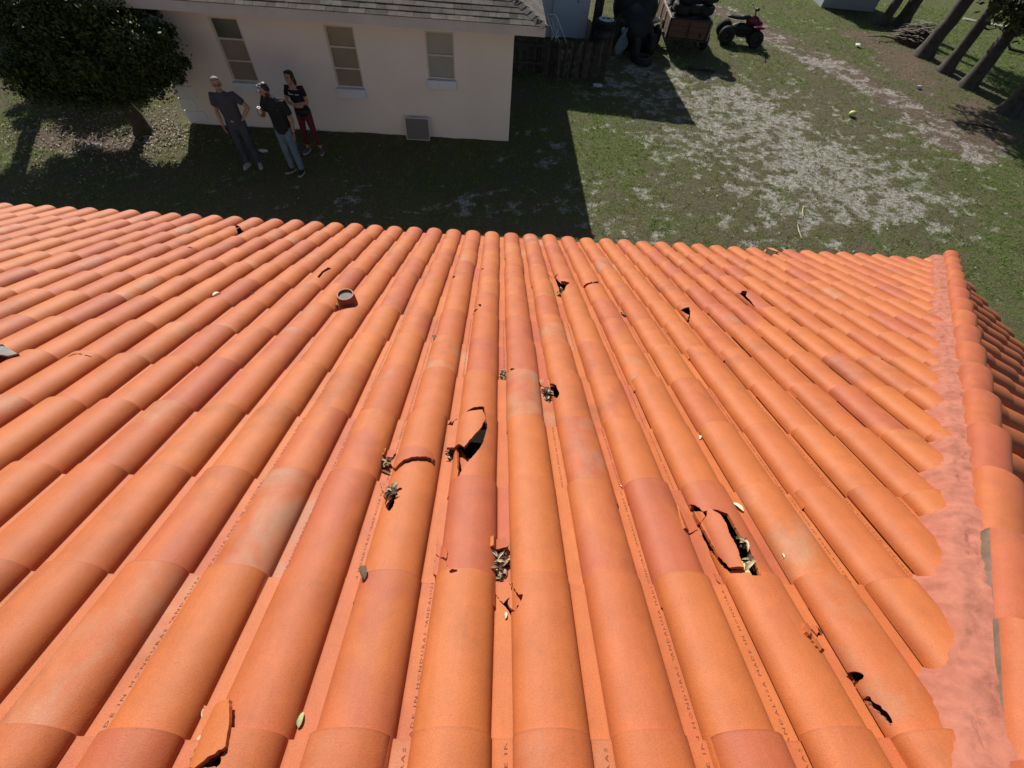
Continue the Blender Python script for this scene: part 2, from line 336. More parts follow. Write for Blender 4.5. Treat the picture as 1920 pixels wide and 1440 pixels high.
NU = 20
_us = np.concatenate([(1 - np.cos(np.pi * np.arange(NU + 1) / NU)) * WB / 2, WB + np.array([.0012, .003, .006, .012, .03, PT - WB + .010])])
def tile_n(u, v, hs, lf):
    lip = .007 * np.clip(1 - u / (WB * .5), 0, 1) ** 2
    return prof(u) * hs + lip + lf * v / TL
def tile_params(c, k, seed=0):
    r = random.Random(c * 7919 + k * 104729 + seed)
    hue = min(1, max(0, r.gauss(.34, .20))) if r.random() < .9 else r.uniform(.6, 1); blush = r.random() ** 2; gry = r.random() ** 3
    return dict(du=r.gauss(0, .0024), rot=r.gauss(0, .006), dl=max(-.003, r.gauss(0, .0022)), hs=r.gauss(1, .025), tint=(hue, blush, gry, 1), off=(r.random() * 40, r.random() * 40, r.random() * 9), dt=r.gauss(0, .0045))
def tile_surface(c, k, us, vs, P):
    U, V = np.meshgrid(us, vs)
    x = XO + c * PT + U + P['du'] + (V - TL) * P['rot']
    t = T0 + k * EXP - TL + V + P['dt']
    nn = tile_n(U, V, P['hs'], LIFT + P['dl'])
    return x, t, nn, U, V
def rim(mb, tp, pts, inn, off, tint, uv, loop):
    """the thickness of the edge: duplicated so that the edge stays crisp"""
    a = pts[loop]; b = inn[loop]; n = len(loop); v = np.concatenate([a, b])
    f = [(i, i + n, (i + 1) % n + n, (i + 1) % n) for i in range(n)]
    mb.add(v, f, 0, tint); tp.append(np.concatenate([uv[loop], uv[loop]]))
def add_tile(mb, tp, c, k, P, vs=None):
    vs = np.array([0, TL * .5, TL - .006, TL]) if vs is None else vs
    x, t, nn, U, V = tile_surface(c, k, _us, vs, P); h, w = x.shape
    pts = rp(x, t, nn).reshape(-1, 3)
    uv = np.stack([U.ravel() + P['off'][0], V.ravel() + P['off'][1], np.full(U.size, P['off'][2])], 1)
    f = [(j * w + i, j * w + i + 1, (j + 1) * w + i + 1, (j + 1) * w + i) for j in range(h - 1) for i in range(w - 1)]
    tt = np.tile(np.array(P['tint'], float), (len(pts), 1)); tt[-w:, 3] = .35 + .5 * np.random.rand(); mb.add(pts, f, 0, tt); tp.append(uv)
    # inner surface line, for the butt edge and the left lip
    du = np.gradient(nn, axis=1) / np.maximum(np.gradient(x, axis=1), 1e-4); L = np.sqrt(1 + du ** 2)
    inn = rp(x + TH * np.clip(du / L, -1, 1), t, nn - TH / L).reshape(-1, 3)
    edge = [j * w for j in range(h)] + [(h - 1) * w + i for i in range(1, w)]
    a = pts[edge]; b = inn[edge]; n = len(edge)
    mb.add(np.concatenate([a, b]), [(i, i + 1, i + 1 + n, i + n) for i in range(n - 1)], 0, P['tint'])
    tp.append(np.concatenate([uv[edge], uv[edge]]))
def inside(poly, X, Y):
    p = np.asarray(poly); r = np.zeros(X.shape, bool); n = len(p)
    for i in range(n):
        x1, y1 = p[i]; x2, y2 = p[(i + 1) % n]
        c = ((y1 > Y) != (y2 > Y)) & (X < (x2 - x1) * (Y - y1) / (y2 - y1 + 1e-12) + x1); r ^= c
    return r
def nearest(polys, X, Y):
    bd = np.full(X.shape, 1e9); bx = X.copy(); by = Y.copy()
    for p in polys:
        p = np.asarray(p); n = len(p)
        for i in range(n):
            a = p[i]; d = p[(i + 1) % n] - a; s = np.clip(((X - a[0]) * d[0] + (Y - a[1]) * d[1]) / (d @ d + 1e-12), 0, 1)
            qx = a[0] + s * d[0]; qy = a[1] + s * d[1]; dd = (qx - X) ** 2 + (qy - Y) ** 2; m = dd < bd
            bd[m] = dd[m]; bx[m] = qx[m]; by[m] = qy[m]
    return bx, by
def cut_grid(X, Y, gone, polys):
    """faces of the grid that stay; grid points beyond the break are drawn onto the broken edge"""
    h, w = X.shape; keep = ~gone
    nb = np.zeros_like(keep)
    for dy in (-1, 0, 1):
        for dx in (-1, 0, 1):
            s = np.zeros_like(keep); ys, yd = (slice(max(0, dy), h + min(0, dy)), slice(max(0, -dy), h + min(0, -dy)))
            xs, xd = (slice(max(0, dx), w + min(0, dx)), slice(max(0, -dx), w + min(0, -dx)))
            s[yd, xd] = keep[ys, xs]; nb |= s
    moved = gone & nb; bx, by = nearest(polys, X, Y)
    X = np.where(moved, bx, X); Y = np.where(moved, by, Y); ok = keep | moved
    f = []
    for j in range(h - 1):
        for i in range(w - 1):
            q = (j * w + i, j * w + i + 1, (j + 1) * w + i + 1, (j + 1) * w + i)
            o = [ok.flat[z] for z in q]; kk = [keep.flat[z] for z in q]
            if all(o) and any(kk): f.append(q)
            elif sum(o) == 3 and any(kk): f.append(tuple(z for z, b in zip(q, o) if b))
    return X, Y, f
def shell(mb, pts, nrm, f, uv, tp, tint, th=TH):
    """outer face, inner face and broken edge of a piece of tile"""
    used = sorted({i for q in f for i in q}); mp = {i: n for n, i in enumerate(used)}
    p = pts[used]; q = p - nrm[used] * th; ff = [tuple(mp[i] for i in g) for g in f]
    mb.add(p, ff, 0, tint); tp.append(uv[used]); mb.add(q, [g[::-1] for g in ff], 0, tint); tp.append(uv[used])
    ed = {}
    for g in ff:
        for i in range(len(g)): e = (g[i], g[(i + 1) % len(g)]); ed[e] = 1
    be = [e for e in ed if (e[1], e[0]) not in ed]
    ve = sorted({i for e in be for i in e}); me_ = {i: n for n, i in enumerate(ve)}; n = len(ve)
    t2 = np.array(tint, float).copy(); t2[0] = .25; t2[1] = .1
    mb.add(np.concatenate([p[ve], q[ve]]), [(me_[a], me_[b], me_[b] + n, me_[a] + n) for a, b in be], 0, t2)
    tp.append(np.concatenate([uv[used][ve], uv[used][ve]]))
def grid_normals(x, t, nn):
    dx_j, dx_i = np.gradient(x); dt_j, dt_i = np.gradient(t); dn_j, dn_i = np.gradient(nn)
    a = np.stack([dx_i, dt_i, dn_i], -1); b = np.stack([dx_j, dt_j, dn_j], -1); c = np.cross(a, b)
    c /= np.linalg.norm(c, axis=-1, keepdims=True) + 1e-12; c[c[..., 2] < 0] *= -1
    return (c[..., 0:1] * RX + c[..., 1:2] * RD + c[..., 2:3] * RN).reshape(-1, 3)

near = empty('tiled_house', (-2, 0, 0), 'near house with an orange clay barrel tile roof, broken in several places', 'house')
def bare(o):   # children keep world coordinates
    o.parent = near; o.matrix_parent_inverse = Matrix.Translation((2, 0, 0)); return o
CMIN, CMAX, KMAX = -46, 27, 12
def tile_of(poly):
    p = np.asarray(poly); return p
holes_by_tile = {}
def rough(poly, k, seed):
    p = np.asarray(poly, float); r = np.random.default_rng(seed); out = []
    for i in range(len(p)):
        a, b = p[i], p[(i + 1) % len(p)]; L = np.hypot(*(b - a)); n = max(1, int(L / .006)); nr = np.array([-(b - a)[1], (b - a)[0]]) / (L + 1e-9)
        for j in range(n): out.append(a + (b - a) * j / n + (nr * r.normal(0, min(k, L * .12)) if j else 0))
    return np.array(out)
HOLES = [rough(p_, .0011, 100 + i_) for i_, p_ in enumerate(HOLES)]
for poly in HOLES:
    p = np.asarray(poly)
    for k in range(0, KMAX + 1):
        ta, tb = T0 + k * EXP - TL, T0 + k * EXP
        if k == KMAX: tb = T_EAVE
        for c in range(CMIN, CMAX):
            xa, xb = XO + c * PT, XO + (c + 1) * PT
            if p[:, 0].max() > xa + .004 and p[:, 0].min() < xb - .004 and p[:, 1].max() > ta + .006 and p[:, 1].min() < tb - .006 and np.mean((p[:, 0] > xa) & (p[:, 0] < xb)) > .3:
                holes_by_tile.setdefault((c, k), []).append(p)
mb = MB(); tp = []
for c in range(CMIN, CMAX):
    for k in range(0, KMAX + 1):
        if k == KMAX:
            # the eave course: shortened so that it ends over the fascia
            if XO + c * PT > 6.2: continue
        y = (T0 + (k - 1) * EXP) * math.cos(SL)
        if XO + c * PT - HC > HK * (T0 + k * EXP) * math.cos(SL) + .05: continue
        if (c, k) in holes_by_tile: continue
        P = tile_params(c, k)
        if k == KMAX: P['dt'] += EXP * .16
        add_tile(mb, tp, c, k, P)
def hip_cut(o, co, no):
    bm = bmesh.new(); bm.from_mesh(o.data)
    bmesh.ops.bisect_plane(bm, geom=bm.verts[:] + bm.edges[:] + bm.faces[:], plane_co=co, plane_no=no, clear_outer=True)
    bm.to_mesh(o.data); bm.free(); o.data.update()
HIPN = Vector((1, -HK, 0)).normalized()
field = mb.build('tiled_roof', m_clay, near, 62, {'tpos': np.concatenate(tp)}); bare(field)
hip_cut(field, (HC, 0, 0), HIPN)
def sub(o, parent=None):
    o.parent = parent or field; o.matrix_parent_inverse = Matrix.Identity(4); o.matrix_parent_inverse = (Matrix.Translation((-2, 0, 0)) @ Matrix.Translation((2, 0, 0))).inverted(); return o
# broken tiles, each its own piece
for (c, k), polys in sorted(holes_by_tile.items()):
    P = tile_params(c, k)
    if k == KMAX: P['dt'] += EXP * .16
    near_t = k <= 4
    us = np.concatenate([(1 - np.cos(np.pi * np.arange(71) / 70)) * WB / 2, WB + np.linspace(.001, PT - WB + .01, 22)])
    vs = np.linspace(0, TL, 150 if near_t else 90)
    x, t, nn, U, V = tile_surface(c, k, us, vs, P)
    gone = np.zeros(x.shape, bool)
    for p in polys: gone |= inside(p, x, t)
    X, T, f = cut_grid(x, t, gone, polys)
    U2 = X - (XO + c * PT) - P['du'] - (V - TL) * P['rot']
    nn = tile_n(np.clip(U2, 0, 1), V, P['hs'], LIFT + P['dl'])
    pts = rp(X, T, nn).reshape(-1, 3); nr = grid_normals(x, t, tile_n(U, V, P['hs'], LIFT))
    uv = np.stack([U.ravel() + P['off'][0], V.ravel() + P['off'][1], np.full(U.size, P['off'][2])], 1)
    b = MB(); q = []; shell(b, pts, nr, f, uv, q, P['tint'])
    o = b.build('broken_tile', m_clay, None, 35, {'tpos': np.concatenate(q)}); sub(o)
    o['label'] = 'cracked clay barrel tile with a jagged hole'
# loose shards lying on or in the roof
def roof_n(x, t):
    cc = np.floor((x - XO) / PT); u = x - XO - cc * PT; k = np.ceil((t - T0) / EXP - 1e-9); v = t - (T0 + k * EXP) + TL
    return tile_n(u, v, 1., LIFT)
for si, (poly, lift, label, pink) in enumerate(SHARDS):
    p = rough(poly, .0010, 300 + si); lo = p.min(0) - .004; hi = p.max(0) + .004
    x, t = np.meshgrid(np.linspace(lo[0], hi[0], 70), np.linspace(lo[1], hi[1], 70))
    gone = ~inside(p, x, t); X, T, f = cut_grid(x, t, gone, [p])
    cen = p.mean(0); r = random.Random(si * 31 + 5)
    ax, at = r.uniform(-.08, .08), r.uniform(-.06, .06)
    # a shard keeps the curve of the tile it came from, then sits a little proud and tilted
    row = math.ceil((cen[1] - T0) / EXP); colm = math.floor((cen[0] - XO) / PT)
    def sn(xx, tt):
        u = np.clip(xx - XO - colm * PT, .004, PT); return tile_n(u, (tt - (T0 + row * EXP) + TL), 1., LIFT) + lift + (xx - cen[0]) * ax + (tt - cen[1]) * at
    nn = sn(X, T); base = rp(np.array(cen[0]), np.array(cen[1]), np.array(0.))
    pts = rp(X, T, nn).reshape(-1, 3) - base; nr = grid_normals(x, t, sn(x, t))
    uv = np.stack([X.ravel() + si * 3.1, T.ravel() + si * 1.7, np.full(X.size, si * .37)], 1)
    b = MB(); q = []; shell(b, pts, nr, f, uv, q, (min(1, .2 + .7 * pink), pink, .15 if pink < .8 else .45, 1))
    o = b.build('tile_shard', m_clay, None, 35, {'tpos': np.concatenate(q)}); o.location = base
    tag(o, label, 'tile shard', 'loose shards of broken roof tile')
# the maker's words along the pans: flat letters, relief shadow and dirt put into their colour
cu = bpy.data.curves.new('words', 'FONT'); cu.body = 'ANDALUSA MADE IN HONDURAS * '; cu.size = .0115; cu.space_character = 1.35; cu.resolution_u = 1
to = bpy.data.objects.new('words', cu); col.objects.link(to)
dg = bpy.context.evaluated_depsgraph_get(); dg.update(); tm = bpy.data.meshes.new_from_object(to.evaluated_get(dg))
tv = np.array([v.co[:] for v in tm.vertices]); tf = [tuple(pp.vertices) for pp in tm.polygons]
bpy.data.objects.remove(to); bpy.data.curves.remove(cu); bpy.data.meshes.remove(tm)
tlen = tv[:, 0].max(); tv[:, 0] *= .40 / tlen
_fx = np.sort(np.array([[tv[list(g), 0].min(), tv[list(g), 0].max()] for g in tf]), 0); _fm = sorted((tv[list(g), 0].min(), tv[list(g), 0].max()) for g in tf); GAPS = [.004]; _e = 0
for a_, b_ in _fm:
    if a_ - _e > .0085: GAPS.append(.40 - (a_ + _e) / 2)
    _e = max(_e, b_)
mb = MB()
for c in range(-14, 14):
    for k in range(0, 7):
        P = tile_params(c, k); r = random.Random(c * 71 + k * 13)
        if (c, k) in holes_by_tile or r.random() < .12: continue
        cx = XO + (c + 1) * PT - .010; t_lo = T0 + k * EXP - .395 + r.uniform(-.0, .0)
        shift = r.choice(GAPS)
        xl = (tv[:, 0] + shift) % .40; tl = t_lo + xl
        keepf = [g for g in tf if max(xl[list(g)]) - min(xl[list(g)]) < .03 and max(xl[list(g)]) < .392]
        if c - HC / PT > HK * (T0 + k * EXP) / PT - 2: continue
        xx = cx - tv[:, 1] * .9 + P['du'] + (tl - (T0 + k * EXP)) * P['rot']
        v = tl - (T0 + k * EXP + P['dt']) + TL
        mb.add(rp(xx, tl, (LIFT + P['dl']) * v / TL + .0007), keepf)
o = mb.build('pan_lettering', m_letters, None, 0); sub(o)
# hip: mortar bed and cap tiles
HD = np.array([HK, 1, -math.tan(SL)]); HD /= np.linalg.norm(HD); HS = np.array([1, -HK, 0]) / math.hypot(1, HK); HN = np.cross(HS, HD); HN *= np.sign(HN[2])
AP = rp(np.array(APX), np.array((APY - RO[1]) / math.cos(SL)), np.array(0.)); AP[1] = APY
AP[2] = RO[2] - (APY - RO[1]) * math.tan(SL)
HL = (4.22 - APY) * math.sqrt(1 + HK ** 2 + math.tan(SL) ** 2)
LP = np.cross(RN, HD); LP /= np.linalg.norm(LP); LP = LP if LP[0] < 0 else -LP
ns, nw = 700, 44; S, W = np.meshgrid(np.linspace(-.1, HL - .05, ns), np.linspace(.02, .32, nw), indexing='ij')
wob = .045 * (fbm(S * 5, S * 0 + 3.3) - .5) + .05 * (fbm(S * 13, S * 0 + 9.1) - .5) + .02 * (fbm(S * 40, W * 40) - .5)
w0 = np.clip((W + wob - .108) / .105, 0, 1.3)
nh = .086 - .010 * (W - .1) / .1 - .10 * np.minimum(w0, 1) ** 2 * (3 - 2 * np.minimum(w0, 1)) + .030 * (fbm(S * 10, W * 10, 2) - .5) + .012 * (fbm(S * 38, W * 38, 2) - .5) - .012 * np.exp(-((fbm(S * 7 + 3, W * 7) - .5) / .012) ** 2)
pts = AP + S[..., None] * HD + W[..., None] * LP + np.maximum(nh, -.03)[..., None] * RN
mb = MB(); mb.add(pts.reshape(-1, 3), [(i * nw + j, i * nw + j + 1, (i + 1) * nw + j + 1, (i + 1) * nw + j) for i in range(ns - 1) for j in range(nw - 1) if nh[i, j] > -.03])
o = mb.build('mortar_bed', m_mortar, None, 0); o.data.shade_smooth(); sub(o)
NCAP = 17; CE = HL / NCAP
m_capgrey = M('unglazed_flank', (.21, .135, .095), .9, .25, 14, (.13, .085, .06))
for i in range(NCAP + 1):
    r = random.Random(i + 900); b = MB(); q = []; s1 = i * CE + CE * .95; n = 18
    if i == NCAP: s1 = HL + .03
    tint = (r.uniform(0, 1), r.random() * .9, r.random() * .3, 1)
    rings = []
    for g, sv in enumerate(np.linspace(0, 1, 5)):
        th = np.linspace(math.pi * 1.04, -.04 * math.pi, n); hw = .068 + .010 * sv; hh = .052 + .008 * sv
        ss = s1 - CE - .06 + sv * (CE + .06); lift = .052 + .038 * sv
        rings.append(AP + ss * HD + np.outer(np.cos(th) * hw + r.gauss(0, .001), HS) + np.outer(np.sin(th) ** .9 if False else np.abs(np.sin(th)) ** .85 * np.sign(np.sin(th)) * hh + lift, HN))
    rings = np.array(rings); inn = rings[-1] + (AP + s1 * HD + .055 * HN - rings[-1]) * .2
    pts = rings.reshape(-1, 3); f = [(g * n + j, g * n + j + 1, (g + 1) * n + j + 1, (g + 1) * n + j) for g in range(4) for j in range(n - 1)]
    mi = [1 if ((i == 2 and j < 2) or (i == 1 and j < 1)) else 0 for g in range(4) for j in range(n - 1)]
    b.add(pts, f, 0, tint); b.m = mi; uv = np.stack([np.tile(np.linspace(0, .25, n), 5) + i * 2.3, np.repeat(np.linspace(0, .45, 5), n), np.full(5 * n, i * .7)], 1); q.append(uv)
    b.add(np.concatenate([rings[-1], inn]), [(j, j + 1, j + 1 + n, j + n) for j in range(n - 1)], 0, tint); q.append(np.concatenate([uv[-n:], uv[-n:]]))
    if i == NCAP:
        b.add(rings[-1], [tuple(range(n))], 0, tint); q.append(uv[-n:])
    o = b.build('hip_cap', [m_cap, m_capgrey], None, 50, {'tpos': np.concatenate(q)}); sub(o)
    if i in (1, 2): o['label'] = 'hip cap tile with a bare grey flank'
# right-hand slope: the same tiles, turned about the hip apex
mb = MB(); tp = []
tA = (APY - RO[1]) / math.cos(SL)
for c in range(-27, 16):
    for k in range(0, KMAX + 1):
        xl = XO + c * PT
        if xl + PT + .05 < -(T0 + k * EXP - tA) * math.cos(SL): continue
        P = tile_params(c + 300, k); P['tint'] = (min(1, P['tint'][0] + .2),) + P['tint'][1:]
        if k == KMAX: P['dt'] += EXP * .16
        x, t, nn, U, V = tile_surface(c, k, _us, np.array([0, TL]), P); h, w = x.shape
        # local front-slope coordinates about the apex -> turned by -90 degrees
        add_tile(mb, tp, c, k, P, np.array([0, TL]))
V0 = [v - np.array([0, APY, 0]) for v in mb.v]; mb.v = [(v @ rotz(-math.pi / 2).T) * np.array([HK, 1, 1]) + np.array([APX, APY, 0]) for v in V0]
side = mb.build('tiled_roof', m_clay, near, 62, {'tpos': np.concatenate(tp)}); bare(side); side['label'] = 'shaded right-hand slope of the tiled roof'
hip_cut(side, (HC - .0, 0, 0), -HIPN)
hip_cut(side, (APX, APY, 0), Vector((-1, -HK, 0)).normalized())
# sheathing under the tiles on all four slopes, eave boards, walls
zt = RO[2] - .03; ey = 4.06; ex = HK * ey + HC; XL = -10.; rz0 = AP[2] - .03
def rz_(y): return rz0 - (y - APY) * math.tan(SL)
by = 2 * APY - ey
mb = MB(); A0 = (APX, APY, rz0); B0 = (XL, APY, rz0)
pts = [A0, B0, (XL, ey, rz_(ey)), (ex, ey, rz_(ey)), (ex, by, rz_(ey)), (XL, by, rz_(ey))]
mb.add(pts, [(0, 1, 2, 3), (0, 3, 4), (0, 4, 5, 1)]); o = mb.build('sheathing', m_under, near, 0); bare(o)
ze = rz_(ey); mb = MB()
mb.box(((XL + ex) / 2, ey + .012, ze - .07), (ex - XL + .048, .024, .16)); mb.box((ex + .012, (ey + by) / 2, ze - .07), (.024, ey - by, .16))
mb.box(((XL + ex) / 2, (ey + by) / 2, ze - .135), (ex - XL - .02, ey - by - .02, .012))
bare(mb.build('fascia', m_white, near, 0))
mb = MB(); mb.box(((XL + .5 + ex - .6) / 2, APY, (ze - .145) / 2), (ex - .6 - XL - .5, ey - by - 1.2, ze - .145)); bare(mb.build('wall', m_stucco_near, near, 0))
# back slope, turned away from the photograph: same clay, laid as courses
mb = MB()
for k in range(13):
    t1, t2 = k / 13, (k + 1) / 13
    y1 = APY - (ey - APY + .1) * t1; y2 = APY - (ey - APY + .1) * t2
    z1 = rz0 + .06 - (APY - y1) * math.tan(SL); z2 = rz0 + .075 - (APY - y2) * math.tan(SL)
    mb.add([(XL, y1, z1), (APX + (APY - y1), y1, z1), (APX + (APY - y2), y2, z2), (XL, y2, z2)], [(0, 3, 2, 1)])
o = mb.build('tiled_roof', M('clay_courses', (.6, .2, .09), .6, .2), near, 0); bare(o); o['label'] = 'back slope of the tiled roof'
# ridge caps
for i in range(29):
    b = MB(); q = []; n = 12; xa = APX + .1 - i * .38; th = np.linspace(0, math.pi, n); tint = (random.random(), .3, .2, 1); rings = []
    for sv in (0, 1):
        rings.append(np.stack([np.full(n, xa - .42 * (1 - sv)), APY + np.cos(th) * (.1 + .012 * sv), AP[2] + .035 + .02 * sv + np.sin(th) * .07], 1))
    b.loft(rings, 0, tint, False, False); q.append(np.random.rand(2 * n, 3)); o = b.build('ridge_cap', m_cap, None, 60, {'tpos': np.concatenate(q)}); sub(o)
# vent pipe standing through a barrel
m_vent = M('painted_vent', (.36, .095, .06), .6, .3, 30, (.22, .06, .04))
m_grey = M('grey_mortar', (.30, .28, .25), .9, .3)
vp = rp(np.array(-.955), np.array(2.225), np.array(.03)); mb = MB(); th = np.arange(16) * 2 * math.pi / 16
ringv = lambda r, z, k=0: np.stack([np.cos(th) * r, np.sin(th) * r, np.full(16, z)], 1) + vp + np.array([k, 0, 0])
mb.loft([ringv(.075, -.04), ringv(.062, .01), ringv(.055, .112), ringv(.052, .115), ringv(.045, .113), ringv(.044, .09)], cap=False)
vo = mb.build('vent_pipe', m_vent, None, 50); sub(vo); vo['label'] = 'short dark red vent pipe with a grey plug'
mb = MB(); mb.loft([ringv(.0455, .092), ringv(.0455, .105)]); k = mb.build('vent_plug', m_grey, None, 30); k.parent = vo
mb = MB(); mb.ring(vp + np.array([0, 0, .115]), .049, .0045, 'z', 24, 8); k = mb.build('vent_rim', M('pale_clay', (.6, .33, .24), .8, .2), None, 60); k.parent = vo
# leaves: curled blades
m_leaf = M('dry_leaf', (1, 1, 1), .75, .25, 60, tint=True, bumpk=.4, bscale=200)
LC = [(.50, .38, .22), (.34, .22, .11), (.62, .52, .36), (.16, .09, .05), (.09, .055, .035), (.42, .28, .13), (.70, .64, .50)]
def leaf(mb, c, ln, wd, az, pitch, curl, colr, up=RN, e1=RX, e2=RD):
    n = 7; a = np.linspace(-.5, .5, n); w = wd * np.sqrt(np.clip(1 - (2 * a) ** 2, 0, 1)) * .5
    z = curl * ln * (1 - (2 * a) ** 2) + np.abs(a) * 0
    L_ = np.stack([a * ln, w, z + w * .5], 1); M_ = np.stack([a * ln, w * 0, z - .001], 1); R_ = np.stack([a * ln, -w, z + w * .3], 1)
    v = np.concatenate([L_, M_, R_]) @ (rotz(az) @ roty(pitch)).T
    v = c + v[:, :1] * e1 + v[:, 1:2] * e2 + v[:, 2:] * up
    f = [(i, i + n, i + n + 1, i + 1) for i in range(n - 1)] + [(i + n, i + 2 * n, i + 2 * n + 1, i + n + 1) for i in range(n - 1)]
    mb.add(v, f, 0, colr)
m_twig = M('twig', (.12, .075, .045), .85, .3)
for i, (p, r, n, dk, label) in enumerate(TUFTS):
    q = random.Random(i + 40); mb = MB(); x0, t0 = p; n0 = float(roof_n(np.array(x0), np.array(t0)))
    base = rp(np.array(x0), np.array(t0), np.array(n0)); r = max(r, .012)
    for j in range(n):
        rr = r * math.sqrt(q.random()); a = q.uniform(0, 6.28); h = q.random() * r * .4 * (1 - rr / r * .6)
        xx, tt = x0 + rr * math.cos(a) * .62, t0 + rr * math.sin(a) * 1.55
        nn = min(float(roof_n(np.array(xx), np.array(tt))), n0 + .012)
        cc = q.choice([LC[3], LC[4], LC[4], LC[1]]) if q.random() < dk else q.choice(LC)
        leaf(mb, rp(np.array(xx), np.array(tt), np.array(nn + .003 + h)) - base, q.uniform(.02, .05), q.uniform(.005, .012), q.uniform(0, 6.28), q.uniform(-.8, .8), q.uniform(0, .25), cc)
    o = mb.build('leaf_tuft', m_leaf, None, 60); o.location = base; tag(o, label, 'dry leaves', 'tufts of dry leaves caught on the roof')
for i, (p, ln, kd, label) in enumerate(LEAVES):
    q = random.Random(i + 140); mb = MB(); n0 = float(roof_n(np.array(p[0]), np.array(p[1]))); base = rp(np.array(p[0]), np.array(p[1]), np.array(n0 + .003))
    leaf(mb, np.zeros(3), max(ln, .02) * .95, max(ln, .02) * .36, math.pi / 2 + q.uniform(-.5, .5), q.uniform(-.2, .2), q.uniform(.12, .2), [(.72, .64, .46), (.36, .40, .20), (.12, .07, .04)][kd])
    o = mb.build('fallen_leaf', m_leaf, None, 60); o.location = base; tag(o, label, 'leaf', 'single leaves lying on the roof')
# yellow foam adhesive showing under the open slot, the grey scrap at the far left
m_foam = M('foam_adhesive', (.80, .68, .16), .7, .3, 30, (.62, .5, .1))
mb = MB(); mb.tube([rp(np.array(.822 - .012 * a), np.array(.225 + .125 * a), np.array(.012 + .006 * math.sin(a * 9))) for a in np.linspace(0, 1, 9)], [.004, .012, .015, .016, .015, .014, .012, .009, .003], 8)
tag(mb.build('foam_bead', m_foam, None, 60), 'yellow foam bead exposed in the open slot on the right', 'foam')
mb = MB(); mb.tube([rp(np.array(-.101 + .008 * a), np.array(.61 + .09 * a), np.array(.006)) for a in np.linspace(0, 1, 6)], [.003, .007, .008, .008, .006, .003], 8)
tag(mb.build('foam_bead', m_foam, None, 60), 'small yellow foam bead under the lip of the biggest hole', 'foam')
m_lead = M('dull_metal', (.30, .29, .28), .4, .3, 30, metal=.6)
mb = MB(); q = random.Random(3)
pc = [(-2.42, 1.345), (-2.24, 1.315), (-2.21, 1.335), (-2.30, 1.40), (-2.38, 1.435), (-2.46, 1.44)]
top = np.array([rp(np.array(a), np.array(b), roof_n(np.array(a), np.array(b)) + .012 + .006 * q.random()) for a, b in pc]); bot = top - RN * .008
mb.loft([bot, top]); tag(mb.build('metal_scrap', m_lead, None, 0), 'bent grey metal scrap lying on the tiles at the left edge', 'metal scrap')
# ------------------------------------------------------------------ ground
def seg_d(x, y, a, b):
    a = np.array(a, float); b = np.array(b, float); d = b - a; t = np.clip(((x - a[0]) * d[0] + (y - a[1]) * d[1]) / (d @ d), 0, 1)
    return np.hypot(x - a[0] - t * d[0], y - a[1] - t * d[1])
def blob(x, y, cx, cy, rx, ry): return np.exp(-(((x - cx) / rx) ** 2 + ((y - cy) / ry) ** 2))
def ground_mix(x, y):
    n1 = fbm(x * .9, y * .9, 5); n2 = fbm(x * 2.6 + 40, y * 2.6, 4); n3 = fbm(x * .35 + 9, y * .35 + 5, 3)
    sand = .58 * blob(x, y, 6.2, 14.5, 2.6, 3.6) + .52 * blob(x, y, 8.6, 12.5, 2.6, 3.2) + .36 * blob(x, y, 6.5, 9.5, 3.5, 2.6)
    path = np.minimum(seg_d(x, y, (9.3, 24), (11.3, 19.5)), np.minimum(seg_d(x, y, (11.3, 19.5), (12.6, 16.2)), seg_d(x, y, (12.6, 16.2), (13.6, 12.8))))
    sand = np.maximum(sand, .66 * np.exp(-(path / 1.25) ** 2)) + .40 * blob(x, y, 4.2, 15.5, 1.4, 2.) + .30 * blob(x, y, 9.8, 10.2, 2., 1.5)
    sand = sand + .30 * blob(x, y, -3.5, 8.3, 5, .9) + .30 * blob(x, y, .3, 10.9, .8, .45) + .30 * blob(x, y, 1, 8., 2.2, 1.1) + .26 * blob(x, y, -5.2, 8.8, 1.5, .5)
    green = .50 + .75 * (n3 - .5)
    green = green + .65 / (1 + np.exp(-(x - 11.2 - (y - 8) * .45) * 1.1)) * (y < 14.5) + .5 * (x > 17.2) + .5 * blob(x, y, 2.8, 12.3, .9, 2.4) + .35 * blob(x, y, 12, 24, 6, 4) * (x < 16) + .4 * blob(x, y, -11, 10.4, 1.5, 1.5)
    brown = .75 * np.exp(-(path / 1.1) ** 2) + .75 * blob(x, y, 15.2, 19.5, 1.6, 4.5) + .55 * blob(x, y, 15.3, 14.2, 1.6, 1.6) + .35 * blob(x, y, 6.5, 8.5, 4, 1.4) + .55 * blob(x, y, -9.6, 10.6, 2.4, 1.6)
    sand = sand * (x < 16.3)
    n4 = fbm(x * 5.5 + 80, y * 5.5 + 3, 3); st = fbm(x * 1.9 + y * .9, (y - x * .45) * 5 + 7, 4)
    sand = np.minimum(sand * .85, .60) + .24 * blob(x, y, 8, 12.5, 5.5, 5.5)
    s = np.clip((sand + (n1 - .5) * .9 + (n2 - .5) * 1.1 + (n4 - .5) * 1.3 + (st - .5) * .9 - .40) * 1.9, 0, .68)
    g = np.clip(green + (n2 - .5) * 1.5, 0, 1); b = np.clip((brown + (n1 - .5) * 1.1 - .25) * 2., 0, 1)
    return s, g, b
gx = np.concatenate([[-400, -120, -50, -28], np.arange(-18, 27, .075), [34, 60, 140, 400]])
gy = np.concatenate([[-400, -100, -30, -6, 1], np.arange(4.5, 33, .075), [40, 60, 120, 400]])
GX, GY = np.meshgrid(gx, gy); gs, gg, gb = ground_mix(GX, GY)
GZ = .045 * (fbm(GX * 1.2, GY * 1.2, 4) - .5) + .02 * (fbm(GX * 6, GY * 6, 3) - .5) - .02 * gs - .012
